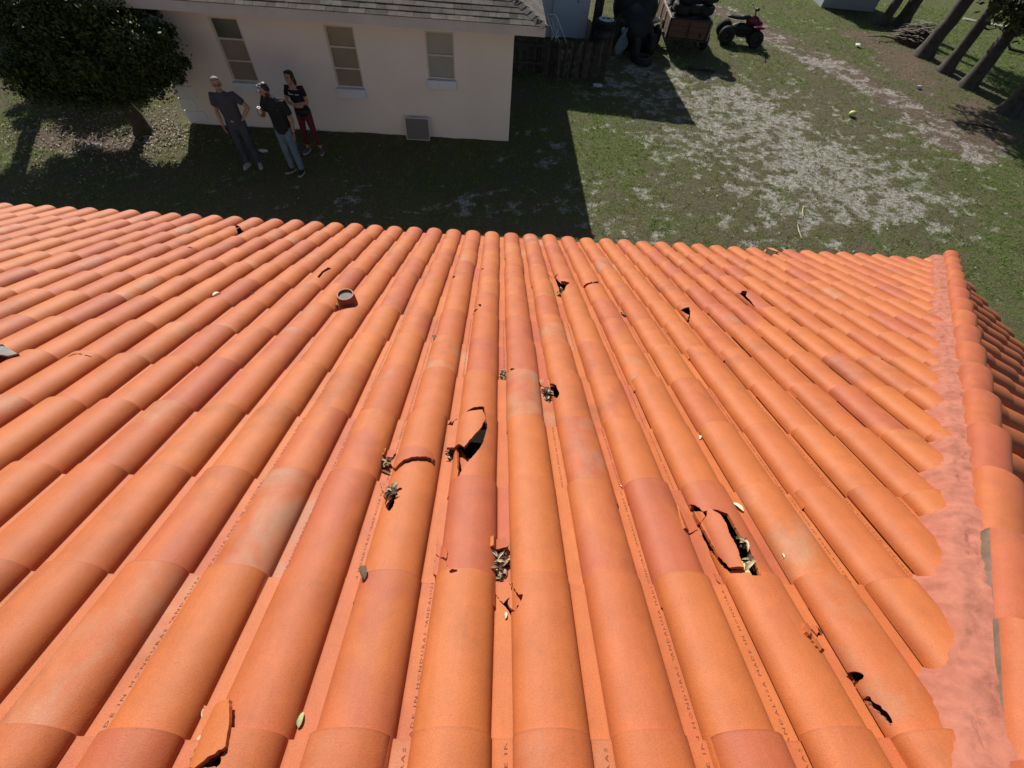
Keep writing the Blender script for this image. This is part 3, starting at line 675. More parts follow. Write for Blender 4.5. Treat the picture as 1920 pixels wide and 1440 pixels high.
h, w = GX.shape; idx = np.arange(h * w).reshape(h, w)
me = bpy.data.meshes.new('ground'); me.vertices.add(h * w); me.vertices.foreach_set('co', np.stack([GX, GY, GZ], -1).ravel())
q = np.stack([idx[:-1, :-1], idx[:-1, 1:], idx[1:, 1:], idx[1:, :-1]], -1).reshape(-1, 4)
me.loops.add(q.size); me.loops.foreach_set('vertex_index', q.ravel()); me.polygons.add(len(q)); me.polygons.foreach_set('loop_start', np.arange(len(q)) * 4)
me.update(); a = me.attributes.new('lay', 'FLOAT_COLOR', 'POINT'); a.data.foreach_set('color', np.stack([gs, gg, gb, np.ones_like(gs)], -1).ravel().astype(np.float32)); me.shade_smooth()
m_ground, n, l, bs = nodes('yard_ground')
sep = n.new('ShaderNodeSeparateColor'); l.new(attr(n, 'lay').outputs[0], sep.inputs[0]); tc = n.new('ShaderNodeTexCoord'); ob = tc.outputs['Object']
f1 = noise(n, l, 9, 6, .7, ob); f2 = noise(n, l, 38, 4, .75, ob); f3 = noise(n, l, 120, 2, .7, ob)
turf = mixc(n, l, sep.outputs[1], lin(.150, .125, .080), lin(.125, .145, .050))
turf = mixc(n, l, .85, turf, ramp(n, l, f2.outputs[0], .28, .72, (.25, .25, .25, 1), (1.65, 1.65, 1.65, 1)).outputs[0], 'MULTIPLY')
dirt = mixc(n, l, f1.outputs[0], lin(.115, .078, .052), lin(.24, .185, .14))
dirt = mixc(n, l, .7, dirt, ramp(n, l, f3.outputs[0], .3, .7, (.5, .5, .5, 1), (1.35, 1.35, 1.35, 1)).outputs[0], 'MULTIPLY')
c = mixc(n, l, ramp(n, l, mth(n, l, 'ADD', sep.outputs[2], mth(n, l, 'MULTIPLY', mth(n, l, 'SUBTRACT', f2.outputs[0], .5), 1.4)), .35, .75).outputs[0], turf, dirt)
sandc = mixc(n, l, f1.outputs[0], lin(.36, .33, .30), lin(.78, .73, .68))
sandc = mixc(n, l, .6, sandc, ramp(n, l, f3.outputs[0], .3, .7, (.6, .6, .6, 1), (1.2, 1.2, 1.2, 1)).outputs[0], 'MULTIPLY')
sf = mth(n, l, 'ADD', sep.outputs[0], mth(n, l, 'MULTIPLY', mth(n, l, 'SUBTRACT', f2.outputs[0], .52), 2.6))
sf = mth(n, l, 'ADD', sf, mth(n, l, 'MULTIPLY', mth(n, l, 'SUBTRACT', f1.outputs[0], .5), 1.7))
c = mixc(n, l, ramp(n, l, sf, .32, .92).outputs[0], c, sandc)
l.new(c, bs.inputs['Base Color']); bs.inputs['Roughness'].default_value = .95; bs.inputs['Specular IOR Level'].default_value = .15
hh = mth(n, l, 'ADD', mth(n, l, 'MULTIPLY', f1.outputs[0], 2.), mth(n, l, 'ADD', f2.outputs[0], mth(n, l, 'MULTIPLY', f3.outputs[0], .5)))
bump(n, l, bs, hh, .9, .05)
me.materials.append(m_ground); tag(link('ground', me), kind='structure')
def gz(x, y): return float(.045 * (fbm(np.array([x * 1.2]), np.array([y * 1.2]), 4)[0] - .5) + .02 * (fbm(np.array([x * 6.]), np.array([y * 6.]), 3)[0] - .5) - .012)
# grass blades in loose tufts
NT = 60000
tx = rng.uniform(-15, 26, NT); ty = rng.uniform(6.5, 27, NT)
s_, g_, b_ = ground_mix(tx, ty); keep = rng.random(NT) < (1 - s_ * 1.0) * (1 - .72 * b_) * (.25 + .75 * g_) * np.clip(1.5 - (ty - 12) * .05, .35, 1)
keep &= ~((tx > -8.3) & (tx < .3) & (ty > 11.25)) & ~((tx > -2) & (tx < 3.6) & (ty > 19.4))
tx, ty, g_, b_ = tx[keep], ty[keep], g_[keep], b_[keep]; nt = len(tx); NB = 6
bx = np.repeat(tx, NB) + rng.normal(0, .035, nt * NB); by_ = np.repeat(ty, NB) + rng.normal(0, .035, nt * NB)
az = rng.uniform(0, 6.283, nt * NB); ht = rng.uniform(.02, .065, nt * NB) * (.75 + .5 * np.repeat(g_, NB)); wd = rng.uniform(.005, .011, nt * NB); ln = rng.uniform(.2, 1.1, nt * NB) * ht
bz = .045 * (fbm(bx * 1.2, by_ * 1.2, 4) - .5) - .012
v = np.empty((nt * NB, 3, 3)); ca, sa = np.cos(az), np.sin(az)
v[:, 0] = np.stack([bx - sa * wd, by_ + ca * wd, bz - .006], 1); v[:, 1] = np.stack([bx + sa * wd, by_ - ca * wd, bz - .006], 1); v[:, 2] = np.stack([bx + ca * ln, by_ + sa * ln, bz + ht], 1)
nn = nt * NB; me = bpy.data.meshes.new('lawn_grass'); me.vertices.add(nn * 3); me.vertices.foreach_set('co', v.ravel())
me.loops.add(nn * 3); me.loops.foreach_set('vertex_index', np.arange(nn * 3)); me.polygons.add(nn); me.polygons.foreach_set('loop_start', np.arange(nn) * 3); me.update()
gc = np.repeat(g_, NB)[:, None]; dry = (rng.random(nn) < .30 - .2 * gc[:, 0])[:, None]
tc_ = (np.array([.15, .145, .065]) * (1 - gc) + np.array([.15, .24, .045]) * gc) * rng.uniform(.6, 1.45, (nn, 1)); tc_ = np.where(dry, np.array([.28, .235, .13]) * rng.uniform(.6, 1.3, (nn, 1)), tc_)
a = me.attributes.new('tint', 'FLOAT_COLOR', 'POINT'); a.data.foreach_set('color', np.repeat(np.concatenate([tc_, np.ones((nn, 1))], 1), 3, 0).ravel().astype(np.float32))
m_grass, n, l, bs = nodes('grass_blade'); tr_ = n.new('ShaderNodeBsdfTranslucent'); mx = n.new('ShaderNodeMixShader'); mx.inputs[0].default_value = .45
l.new(attr(n, 'tint').outputs[0], bs.inputs['Base Color']); l.new(attr(n, 'tint').outputs[0], tr_.inputs[0]); bs.inputs['Roughness'].default_value = .55; bs.inputs['Specular IOR Level'].default_value = .3
l.new(bs.outputs[0], mx.inputs[1]); l.new(tr_.outputs[0], mx.inputs[2]); l.new(mx.outputs[0], n['Material Output'].inputs[0]); me.materials.append(m_grass)
tag(link('lawn_grass', me), kind='stuff')
# dry leaf litter on the ground at the left tree and here and there
mb = MB(); q = random.Random(5)
for i in range(2600):
    if q.random() < .72: x, y = (q.gauss(-9.4, 1.4), q.gauss(10.4, 1.)) if q.random() < .7 else (q.gauss(-7.9, .35), q.gauss(10.6, .4))
    else: x, y = q.uniform(-6, 16), q.uniform(7, 20)
    if x > -8 and y > 11.2 and x < .3: continue
    cc = q.choice([(.42, .33, .23), (.33, .24, .16), (.58, .52, .44), (.20, .13, .08), (.50, .42, .32)]); leaf(mb, np.array([x, y, gz(x, y) + .018]), q.uniform(.03, .08), q.uniform(.015, .035), q.uniform(0, 6.3), q.uniform(-.5, .5), q.uniform(0, .2), cc, np.array([0, 0, 1.]), np.array([1., 0, 0]), np.array([0, 1., 0]))
tag(mb.build('leaf_litter', m_leaf, None, 0), kind='stuff')

# ------------------------------------------------------------------ the other house (stucco, grey shingle hip roof)
H2 = empty('stucco_house', (-7.547, 11.216, 0), 'pale stucco house with grey shingle roof and three narrow windows', 'house', math.atan2(.2249, 7.7452))
m_st = M('house_stucco', (.80, .765, .745), .9, .07, 1.2, bumpk=.35, bscale=90)
m_trim = M('house_trim', (.70, .76, .86), .6, .1, 3); m_fasc = M('fascia_paint', (.56, .55, .56), .6, .15, 2)
WL, WD, WH = 7.748, 9.5, 2.46
WIN = [(1.41, 1.99, .97, 2.15, (1.77, 1.37), .15), (3.73, 4.34, .98, 2.15, (1.76, 1.36), .19), (5.84, 6.45, 1.27, 2.17, (1.73,), .18)]
ss = sorted({0, WL} | {w_[0] for w_ in WIN} | {w_[1] for w_ in WIN}); zs = sorted({-.1, WH} | {w_[2] for w_ in WIN} | {w_[3] for w_ in WIN})
mb = MB()
for i in range(len(ss) - 1):
    for j in range(len(zs) - 1):
        cx, cz = (ss[i] + ss[i + 1]) / 2, (zs[j] + zs[j + 1]) / 2
        if any(w_[0] < cx < w_[1] and w_[2] < cz < w_[3] for w_ in WIN): continue
        mb.add([(ss[i], 0, zs[j]), (ss[i + 1], 0, zs[j]), (ss[i + 1], 0, zs[j + 1]), (ss[i], 0, zs[j + 1])], [(0, 1, 2, 3)])
for a, b, c0, d, mm, sl in WIN:
    r_ = .09
    mb.add([(a, 0, c0), (a, 0, d), (a, r_, d), (a, r_, c0)], [(0, 1, 2, 3)]); mb.add([(b, 0, c0), (b, r_, c0), (b, r_, d), (b, 0, d)], [(0, 1, 2, 3)])
    mb.add([(a, 0, d), (b, 0, d), (b, r_, d), (a, r_, d)], [(0, 1, 2, 3)]); mb.add([(a, 0, c0), (a, r_, c0), (b, r_, c0), (b, 0, c0)], [(0, 1, 2, 3)])
mb.add([(WL, 0, -.1), (WL, WD, -.1), (WL, WD, WH), (WL, 0, WH)], [(0, 1, 2, 3)]); mb.add([(0, 0, -.1), (0, 0, WH), (0, WD, WH), (0, WD, -.1)], [(0, 1, 2, 3)])
mb.add([(0, WD, -.1), (0, WD, WH), (WL, WD, WH), (WL, WD, -.1)], [(0, 1, 2, 3)])
mb.build('wall', m_st, H2, 0)
m_frame = M('bronze_frame', (.62, .59, .54), .5, .12, 8)
m_blind = M('tan_blind', (.27, .24, .19), .25, .12, 3, spec=.5); m_blind2 = M('pale_blind', (.33, .35, .345), .3, .1, 3, spec=.5); m_darkpane = M('dark_pane', (.10, .115, .11), .15, .3, 2, spec=.6)
for wi, (a, b, c0, d, mm, sl) in enumerate(WIN):
    mb = MB(); t_ = .035; yy = .055
    for (cx, cz, dx, dz) in [((a + b) / 2, c0 + t_ / 2, b - a, t_), ((a + b) / 2, d - t_ / 2, b - a, t_), (a + t_ / 2, (c0 + d) / 2, t_, d - c0 - 2 * t_), (b - t_ / 2, (c0 + d) / 2, t_, d - c0 - 2 * t_)] + [((a + b) / 2, z_, b - a - 2 * t_, .032) for z_ in mm]:
        mb.box((cx, yy, cz), (dx, .05, dz))
    f_ = mb.build('window', m_frame, H2, 0)
    zz = [d - t_] + [z_ for z_ in mm] + [c0 + t_]
    for pi in range(len(zz) - 1):
        mb = MB(); top, bot = zz[pi] - (.016 if pi else 0), zz[pi + 1] + (.016 if pi < len(zz) - 2 else 0); mb.box(((a + b) / 2, .066, (top + bot) / 2), (b - a - 2 * t_, .008, top - bot))
        mb.build('pane', m_blind2 if wi == 2 else (m_darkpane if (wi == 0 and pi == 0) else m_blind), f_, 0)
    mb = MB(); mb.box(((a + b) / 2, -.025, c0 - sl / 2 + .004), (b - a + .05, .11, sl)); mb.add([], []); k = mb.build('sill', m_trim, f_, 0)
# corner quoins
mb = MB()
for i in range(9):
    L_ = .43 if i % 2 == 0 else .30; z_ = .05 + i * .265; mb.box((L_ / 2 - .014, -.011, z_ + .118), (L_ + .028, .026, .235)); mb.box((-.014, L_ / 2 + .002, z_ + .118), (.026, L_, .235))
mb.build('quoins', m_trim, H2, 0)
# roof: deck, fascia, then shingles course by course
OV = .60; TS = .42; ez = 2.55
def roof_z(o): return ez + o * TS
mb = MB(); hd = (WD + 2 * OV) / 2
P4 = [(-OV, -OV), (WL + OV, -OV), (WL + OV, WD + OV), (-OV, WD + OV)]
vv = [(x, y, ez) for x, y in P4] + [(-OV + hd, WD / 2, ez + hd * TS)]
if WL + OV - hd < -OV + hd: ap = ((WL) / 2, (WL + 2 * OV) / 2 - OV, ez + (WL + 2 * OV) / 2 * TS); ap2 = (WL / 2, WD + OV - (WL + 2 * OV) / 2, ap[2]); vv = vv[:4] + [ap, ap2]; fs = [(0, 1, 4), (1, 2, 5, 4), (2, 3, 5), (3, 0, 4, 5)]
else: ap2 = (WL + OV - hd, WD / 2, ez + hd * TS); vv.append(ap2); fs = [(0, 1, 5, 4), (1, 2, 5), (2, 3, 4, 5), (3, 0, 4)]
m_shin = M('asphalt_shingle', (.155, .14, .125), .95, .35, 5, (.085, .078, .074), tint=True, bumpk=.6, bscale=140, spec=.2)
mb.add(vv, fs, 0); rf = mb.build('shingle_roof', m_shin, H2, 0)
q = random.Random(8)
def shingles(edge0, ex_, up_, width, rows, hipL, hipR):
    """edge0: eave corner, ex_: unit along the eave, up_: unit up the slope; hips run in at 45 degrees in plan"""
    mb = MB(); e = .145; nrm = np.cross(ex_, up_); nrm *= np.sign(nrm[2]); cs = 1 / math.sqrt(1 + TS * TS)
    for r_ in range(rows):
        s0, s1 = r_ * e - .015, (r_ + 1) * e + .03; inset = max(0, s0) * cs
        x = inset * hipL - q.random() * .2
        while x < width - inset * hipR:
            wd_ = q.choice([.17, .25, .33]) + q.uniform(-.02, .02); x0_, x1_ = max(x, inset * hipL - .02), min(x + wd_ - .006, width - inset * hipR + .02); x += wd_
            if x1_ - x0_ < .03: continue
            up2 = (s1) * cs
            a0, a1 = max(x0_, up2 * hipL - .02 if hipL else x0_), min(x1_, width - up2 * hipR + .02 if hipR else x1_)
            if a1 <= a0: a0 = a1 = (x0_ + x1_) / 2
            tk = .012 + q.uniform(0, .006); g = q.uniform(.62, 1.25); tn = (g * q.uniform(.98, 1.06), g, g * q.uniform(.94, 1.02))
            p = [edge0 + ex_ * x0_ + up_ * s0 + nrm * tk, edge0 + ex_ * x1_ + up_ * s0 + nrm * tk, edge0 + ex_ * a1 + up_ * s1 + nrm * .003, edge0 + ex_ * a0 + up_ * s1 + nrm * .003]
            p2 = [p[0] - nrm * tk, p[1] - nrm * tk]
            mb.add(p + p2, [(0, 1, 2, 3), (0, 4, 5, 1), (0, 3, 4), (1, 5, 2)], 0, tn)
    return mb
cs = 1 / math.sqrt(1 + TS * TS)
o = shingles(np.array([-OV, -OV, ez]), np.array([1., 0, 0]), np.array([0, cs, TS * cs]), WL + 2 * OV, 30, 1, 1).build('shingle_courses', m_shin, rf, 0)
o = shingles(np.array([WL + OV, -OV, ez]), np.array([0, 1., 0]), np.array([-cs, 0, TS * cs]), WD + 2 * OV, 22, 1, 1).build('shingle_courses', m_shin, rf, 0)
mb = MB()
for i in range(30):
    s0 = .0 + i * .15; d_ = np.array([-1, 1, TS]); d_ = d_ / np.linalg.norm(d_); c0 = np.array([WL + OV, -OV, ez]); sv = np.array([1, 1, 0]) / math.sqrt(2); g = q.uniform(.6, 1.3)
    nz = np.array([TS, -TS, 2.]); nz /= np.linalg.norm(nz)
    a_ = c0 + d_ * s0; b_ = c0 + d_ * (s0 + .19)
    mb.add([a_ - sv * .13 - nz * .02, a_ + nz * .030, a_ + sv * .13 - nz * .02, b_ - sv * .13 - nz * .03, b_ + nz * .016, b_ + sv * .13 - nz * .03, a_ - sv * .13 - nz * .035, a_ + nz * .014, a_ + sv * .13 - nz * .035], [(0, 1, 4, 3), (1, 2, 5, 4), (6, 7, 1, 0), (7, 8, 2, 1)], 0, (g, g, g))
mb.build('hip_shingles', m_shin, rf, 0)
mb = MB(); fz = 2.46
for (cx, cy, dx, dy) in [(WL / 2, -OV + .01, WL + 2 * OV, .02), (WL / 2, WD + OV - .01, WL + 2 * OV, .02), (WL + OV - .01, WD / 2, .02, WD + 2 * OV - .04), (-OV + .01, WD / 2, .02, WD + 2 * OV - .04)]: mb.box((cx, cy, fz), (dx, dy, .17))
mb.box((WL / 2, WD / 2, 2.39), (WL + 2 * OV - .05, WD + 2 * OV - .05, .01)); mb.build('fascia', m_fasc, H2, 0)
# insect screen leaning on the wall, garden hose
m_mesh = M('screen_mesh', (.17, .165, .175), .8, .12, 30); m_alu = M('pale_alloy', (.62, .62, .63), .45, .1, 20, metal=.3)
sc_ = empty('window_screen', (-2.05, 11.15, 0), 'grey insect screen with a pale frame leaning on the stucco wall', 'window screen', math.atan2(.2249, 7.7452))
lean = rotx(R(-9)); mb = MB()
for (cx, cz, dx, dz) in [(0, .007, .57, .013), (0, .478, .57, .013), (-.28, .243, .012, .457), (.28, .243, .012, .457)]: mb.box((cx, 0, cz), (dx, .014, dz))
mb.xf(lean); mb.build('frame', m_alu, sc_, 0); mb = MB(); mb.box((0, .002, .245), (.546, .004, .456)); mb.xf(lean); mb.build('mesh', m_mesh, sc_, 0)
m_hose = M('old_hose', (.15, .125, .075), .7, .3)
q = random.Random(2); mb = MB(); hp = [(-4.0, 10.9), (-3.7, 10.75), (-3.3, 10.85), (-2.9, 10.95), (-2.6, 10.75), (-2.3, 10.62), (-2.0, 10.72), (-1.75, 10.9)]
hp2 = []
for i in range(len(hp) - 1):
    for t_ in np.linspace(0, 1, 6)[:-1]: hp2.append((hp[i][0] * (1 - t_) + hp[i + 1][0] * t_, hp[i][1] * (1 - t_) + hp[i + 1][1] * t_ + .03 * math.sin(7 * (i + t_)), gz(*hp[i]) + .02))
mb.tube(hp2, .008, 6); tag(mb.build('garden_hose', m_hose, None, 60), 'thin brown hose lying along the foot of the stucco wall', 'hose')
mb = MB(); mb.tube([(-5.0 + 1.3 * a, 11.0 + .08 * math.sin(9 * a), .012) for a in np.linspace(0, 1, 20)], .007, 6); tag(mb.build('cable', m_hose, None, 60), 'brown cable on the dark turf behind the standing people', 'cable')
# ------------------------------------------------------------------ trees
m_bark = M('bark', (.085, .066, .05), .95, .45, 5, (.035, .028, .022), bumpk=1., bscale=18)
m_bark2 = M('grey_bark', (.095, .082, .07), .95, .5, 4, (.04, .034, .03), bumpk=1., bscale=14)
def leafmat(name, c):
    m = M(name, c, .6, .3, 2, tint=True, bumpk=0, spec=.2); return m
m_fol = leafmat('broad_leaf', (.052, .078, .024)); m_pine = leafmat('pine_needle', (.06, .075, .03))
def crown_mesh(blobs, nleaf, size, seed, long=1.):
    g = np.random.default_rng(seed); w = np.array([b[1][0] * b[1][1] * b[1][2] for b in blobs]); w = w ** .62; w = w / w.sum(); pts = []
    ncl = max(1, nleaf // 14)
    for (c, r), k in zip(blobs, g.multinomial(ncl, w)):
        d = g.normal(size=(k, 3)); d /= np.linalg.norm(d, axis=1)[:, None]; pts.append(np.array(c) + d * (g.random((k, 1)) ** .45) * np.array(r) * g.uniform(.7, 1.0, (k, 1)) * (1 + .35 * np.maximum(0, np.sin(d[:, :1] * 7 + seed) * np.sin(d[:, 1:2] * 6 + 2) * np.cos(d[:, 2:3] * 5))))
    cl = np.concatenate(pts); n = len(cl) * 14; p = np.repeat(cl, 14, 0) + g.normal(size=(n, 3)) * size * 1.5
    a = g.normal(size=(n, 3)); a /= np.linalg.norm(a, axis=1)[:, None]; b = np.cross(a, g.normal(size=(n, 3))); b /= np.linalg.norm(b, axis=1)[:, None]
    s = size * g.uniform(.6, 1.4, (n, 1)); v = np.stack([p - a * s * long, p + b * s * .5, p + a * s * long, p - b * s * .5], 1).reshape(-1, 3)
    t = np.repeat(np.repeat(g.uniform(.55, 1.5, (len(cl), 1)), 14, 0) * g.uniform(.75, 1.25, (n, 1)), 4, 0); t = np.concatenate([t * g.uniform(.9, 1.2), t, t * .9, np.ones_like(t)], 1)
    mb = MB(); mb.v = [v]; mb.nv = len(v); mb.f = [(4 * i, 4 * i + 1, 4 * i + 2, 4 * i + 3) for i in range(n)]; mb.m = [0] * n; mb.t = [t]; return mb
def tree(name, loc, label, trunk, limbs, blobs, nleaf, size, seed, bark, fol, long=1., group=None):
    o = empty(name, loc, label, 'tree', 0, group); mb = MB(); q = random.Random(seed)
    def wob(pts, rad, k):
        out = []; rr = []
        for i in range(len(pts) - 1):
            for t_ in np.linspace(0, 1, 5)[:-1] if i < len(pts) - 2 else np.linspace(0, 1, 5):
                p = np.array(pts[i]) * (1 - t_) + np.array(pts[i + 1]) * t_; out.append(p + np.array([q.gauss(0, k), q.gauss(0, k), 0])); rr.append((rad[i] * (1 - t_) + rad[i + 1] * t_) * q.uniform(.94, 1.07))
        return out, rr
    p, r = wob(*trunk, .012); r[0] *= 1.35; mb.tube(p, r, 12)
    for lp, lr in limbs: p, r = wob(lp, lr, .02); mb.tube(p, r, 7)
    gq = random.Random(seed + 7); extra = []
    for c_, r_ in blobs:
        for _ in range(5):
            d_ = np.array([gq.gauss(0, 1), gq.gauss(0, 1), gq.gauss(0, 1)]); d_ /= np.linalg.norm(d_); k_ = gq.uniform(.16, .30) * min(r_)
            extra.append((tuple(np.array(c_) + d_ * np.array(r_) * gq.uniform(.95, 1.18)), (k_ * 1.3, k_ * 1.3, k_)))
    blobs = list(blobs) + extra
    mb.build('trunk', bark, o, 70); crown_mesh(blobs, nleaf, size, seed).build('crown', fol, o, 0); return o
tree('leafy_tree', (-8.4, 10.66, 0), 'dense dark leafy tree leaning over the corner of the stucco house', ([(0, 0, -.05), (-.12, .1, .7), (-.35, .3, 1.5), (-.7, .5, 2.6)], [.17, .14, .12, .08]),
     [([(-.3, .25, 1.3), (.2, -.2, 2.), (.6, -.3, 2.5)], [.08, .06, .03]), ([(-.3, .25, 1.3), (-1., 0, 2.1), (-1.6, .3, 2.8)], [.08, .06, .03]), ([(-.1, .05, .5), (-.5, -.35, 1.2), (-.8, -.5, 1.9)], [.07, .05, .03])],
     [((-.1, -.3, 1.65), (.95, .75, .75)), ((.85, -.35, 1.72), (.85, .6, .62)), ((1.45, -.4, 1.85), (.5, .45, .42)), ((.75, -.35, 1.25), (.6, .5, .42)), ((-.9, .1, 1.7), (.9, .8, .8)), ((-1.9, 2.0, 1.1), (1.0, .8, .7)), ((-3.1, 2.6, 1.1), (.9, .8, .7)), ((.2, .1, 2.35), (1.2, .8, .55)), ((-1.2, .9, 2.2), (.9, .8, .5)), ((-.35, -.4, 1.0), (.65, .5, .34)), ((-1.2, -.45, 1.15), (.8, .5, .4))], 120000, .036, 5, m_bark, m_fol, 1.7)
tree('leaning_palm', (-12.3, 14.1, 0), 'bare tall trunk behind the dark leafy tree at far left', ([(0, 0, -.05), (-.05, .1, 1.), (0, .1, 2.2), (.1, .1, 3.4), (.25, .1, 4.9)], [.21, .18, .18, .17, .15]), [], [((.35, .2, 5.6), (1.2, 1.1, .7)), ((.1, .5, 5.9), (1., 1., .6))], 9000, .09, 9, m_bark2, m_fol)
tree('bush', (-14.3, 16.6, 0), 'sunlit light green bush behind the dark leafy tree', ([(0, 0, -.05), (.05, 0, .6), (.1, 0, 1.4)], [.1, .08, .05]), [([(0, 0, .3), (-.5, .1, 1.)], [.06, .03]), ([(0, 0, .3), (.5, -.1, 1.1)], [.06, .03])], [((0, 0, 1.5), (1.5, 1.2, 1.)), ((1.4, .3, 1.3), (1.2, 1., .9)), ((-1.2, .2, 1.6), (1.2, 1., .9)), ((.6, .3, 2.3), (1.2, 1., .7)), ((2.2, 1., 1.6), (1.2, 1., 1.))], 40000, .05, 17, m_bark, leafmat('light_leaf', (.085, .12, .035)))
PG = 'pine trunks along the right side of the yard'
pine = [((16.9, 24.5), .17, .35, 'pine trunk next to the grey shed, the farthest of the row'), ((17.8, 24.6), .24, .2, 'dark pine trunk rising behind the heap of dead fronds'), ((16.65, 20.7), .25, .7, 'thick pine trunk on the near side of the heap of dead fronds'),
        ((16.6, 19.1), .19, .1, 'pine trunk with a sunlit pale strip down its left side'), ((16.65, 17.75), .22, -.2, 'pine trunk with green branches touching its top, right of the sunlit one'), ((16.75, 15.7), .24, .3, 'nearest pine trunk, standing in deep shade at the right edge')]
for i, ((x, y), r, ln, lab) in enumerate(pine):
    lo = 3.1 if i in (3, 4) else 4.6
    bl = [((ln * .4 + random.uniform(-.6, .6), random.uniform(-.8, .8), z), (1.7 - .12 * (z - lo), 1.7 - .12 * (z - lo), .75)) for z in np.arange(lo + .4, 9.5, .8)]
    if i == 4: bl += [((-.9, -.2, 2.3), (.7, .6, .28)), ((-.3, -.3, 2.0), (.6, .5, .28)), ((.1, -.5, 1.85), (.45, .4, .25)), ((-1.5, .1, 2.6), (.7, .6, .3)), ((.6, -.2, 3.0), (1., .9, .45))]
    if i in (2, 3): bl += [((-2.7, .1, 4.9), (1.5, 1.6, .7)), ((-2.2, .9, 5.8), (1.6, 1.7, .8)), ((-1.4, -.8, 4.6), (1.3, 1.3, .6)), ((-.9, 1.5, 6.8), (1.6, 1.6, .8))]  # added crown lobes out of view, placed to throw shade on the right-hand ground
    lim = [([(ln * .3, 0, z), (ln * .3 + 1.2 * math.cos(z * 5), 1.2 * math.sin(z * 5), z + .2)], [.05, .015]) for z in np.arange(lo, 9, .7)]
    if i == 3: lim.append(([(.02, 0, 1.35), (.35, -.1, 1.3), (.6, -.15, 1.42)], [.04, .025, .01]))
    tree('pine_tree', (x, y, 0), lab, ([(0, 0, -.05), (ln * .12, -ln * .1, 1.5), (ln * .3, 0, 4.), (ln * .5, .1, 9.5)], [r * 1.15, r * .92, r * .8, r * .4]), lim, bl, 26000 if i in (2, 3, 4) else 9000, .075, 60 + i, m_bark2, m_pine, 1., PG)
# heap of dead palm fronds between two trunks
m_frond = M('dead_frond', (.26, .225, .185), .85, .35, 9, tint=True)
mb = MB(); q = random.Random(12)
for i in range(150):
    a = q.uniform(0, 6.28); rr = .75 * math.sqrt(q.random()); z = .70 * (1 - (rr / .85) ** 2) * q.uniform(.55, 1.); x, y = rr * math.cos(a), rr * math.sin(a) * .9; g = q.uniform(.25, 1.25)
    az = q.uniform(-.6, .6) + 2.2; L_ = q.uniform(.3, .62); d = np.array([math.cos(az), math.sin(az), q.uniform(-.35, .1)]); c = np.array([x, y, z + .04])
    mb.tube([c - d * L_ / 2, c, c + d * L_ / 2 - np.array([0, 0, .06])], [(.012, .008), (.035, .010), (.006, .004)], 6, 0, (g, g * .97, g * .92))
mb.ell((0, 0, .0), (.72, .66, .52), 8, 0, (.25, .22, .2))
o = mb.build('frond_heap', m_frond, None, 50); o.location = (17.1, 22.35, -.03); tag(o, 'heap of dead grey palm fronds between two pine trunks', 'frond heap')
mb = MB(); mb.tube([(-.7, .1, .05), (-.2, -.05, .13), (.4, .05, .06), (.9, .2, .1)], [.015, .03, .03, .01], 6, 0, (.7, .65, .6)); mb.tube([(-.3, 0, .1), (-.5, -.35, .04)], [.02, .008], 6, 0, (.6, .55, .5))
o = mb.build('dead_branch', m_frond, None, 50); o.location = (15.9, 22.3, 0); tag(o, 'grey dead branch lying left of the frond heap', 'branch')
mb = MB(); mb.tube([(-.5, .35, .32), (-.3, .05, .08), (.2, -.1, .05), (.9, .1, .07)], [.03, .05, .05, .03], 7, 0, (.25, .22, .2)); mb.tube([(.3, -.05, .06), (.25, .05, .3)], [.035, .02], 6, 0, (.25, .22, .2)); mb.tube([(-.36, .12, .15), (-.5, .0, .22)], [.025, .01], 6, 0, (.25, .22, .2))
o = mb.build('fallen_branch', m_frond, None, 50); o.location = (21.6, 22.1, 0); tag(o, 'dark forked branch on the grass beyond the pine trunks', 'branch')
mb = MB(); mb.tube([(-.4, .1, .03), (0, 0, .05), (.35, -.12, .04), (.6, -.3, .02)], [.02, .035, .03, .01], 6, 0, (.3, .2, .15))
o = mb.build('bark_piece', m_frond, None, 50); o.location = (14.9, 14.4, 0); tag(o, 'dark piece of bark on bare soil at the edge of the pine shade', 'bark')
# grey shed far right, its side wall and base
m_shed = M('grey_siding', (.34, .37, .39), .6, .12, 2)
o = empty('garden_shed', (16.2, 27.3, 0), 'grey shed at the top of the yard beside the pines', 'shed', R(-2)); mb = MB(); mb.box((0, 0, .95), (2.45, 1.6, 1.9))
for i in range(7): mb.box((0, -.803, .14 + i * .27), (2.46, .012, .02))
mb.build('wall', m_shed, o, 0); mb = MB(); mb.box((0, 0, 1.97), (2.8, 1.95, .09), M3=rotx(.06)); mb.build('roof', M('shed_roof', (.2, .2, .2), .7), o, 0)
# ------------------------------------------------------------------ white outbuilding with a door
m_wsid = M('white_siding', (.60, .60, .63), .65, .1, 2); m_door = M('pale_blue_door', (.50, .60, .68), .45, .08, 2); m_dark = M('dark_wood', (.055, .045, .037), .9, .5, 6)
ob_ = empty('outbuilding', (1.2, 19.42, 0), 'tall white outbuilding with a pale blue door behind the picket fence', 'outbuilding', R(2.4))
mb = MB(); pr = [(-2.4, -.05), (1.68, -.05), (1.68, 4.35), (-2.4, 3.9)]; f0 = [(x, 0, z) for x, z in pr]; f1_ = [(x, 3.6, z) for x, z in pr]; mb.add(f0 + f1_, [(0, 1, 2, 3), (5, 4, 7, 6), (1, 5, 6, 2), (4, 0, 3, 7), (3, 2, 6, 7)])
for i in range(31): mb.box((1.43, -.006, .08 + i * .135), (.5, .010, .012)); mb.box((-.85, -.006, .08 + i * .135), (3.0, .010, .012)) if i < 28 else None
mb.build('wall', m_wsid, ob_, 0)
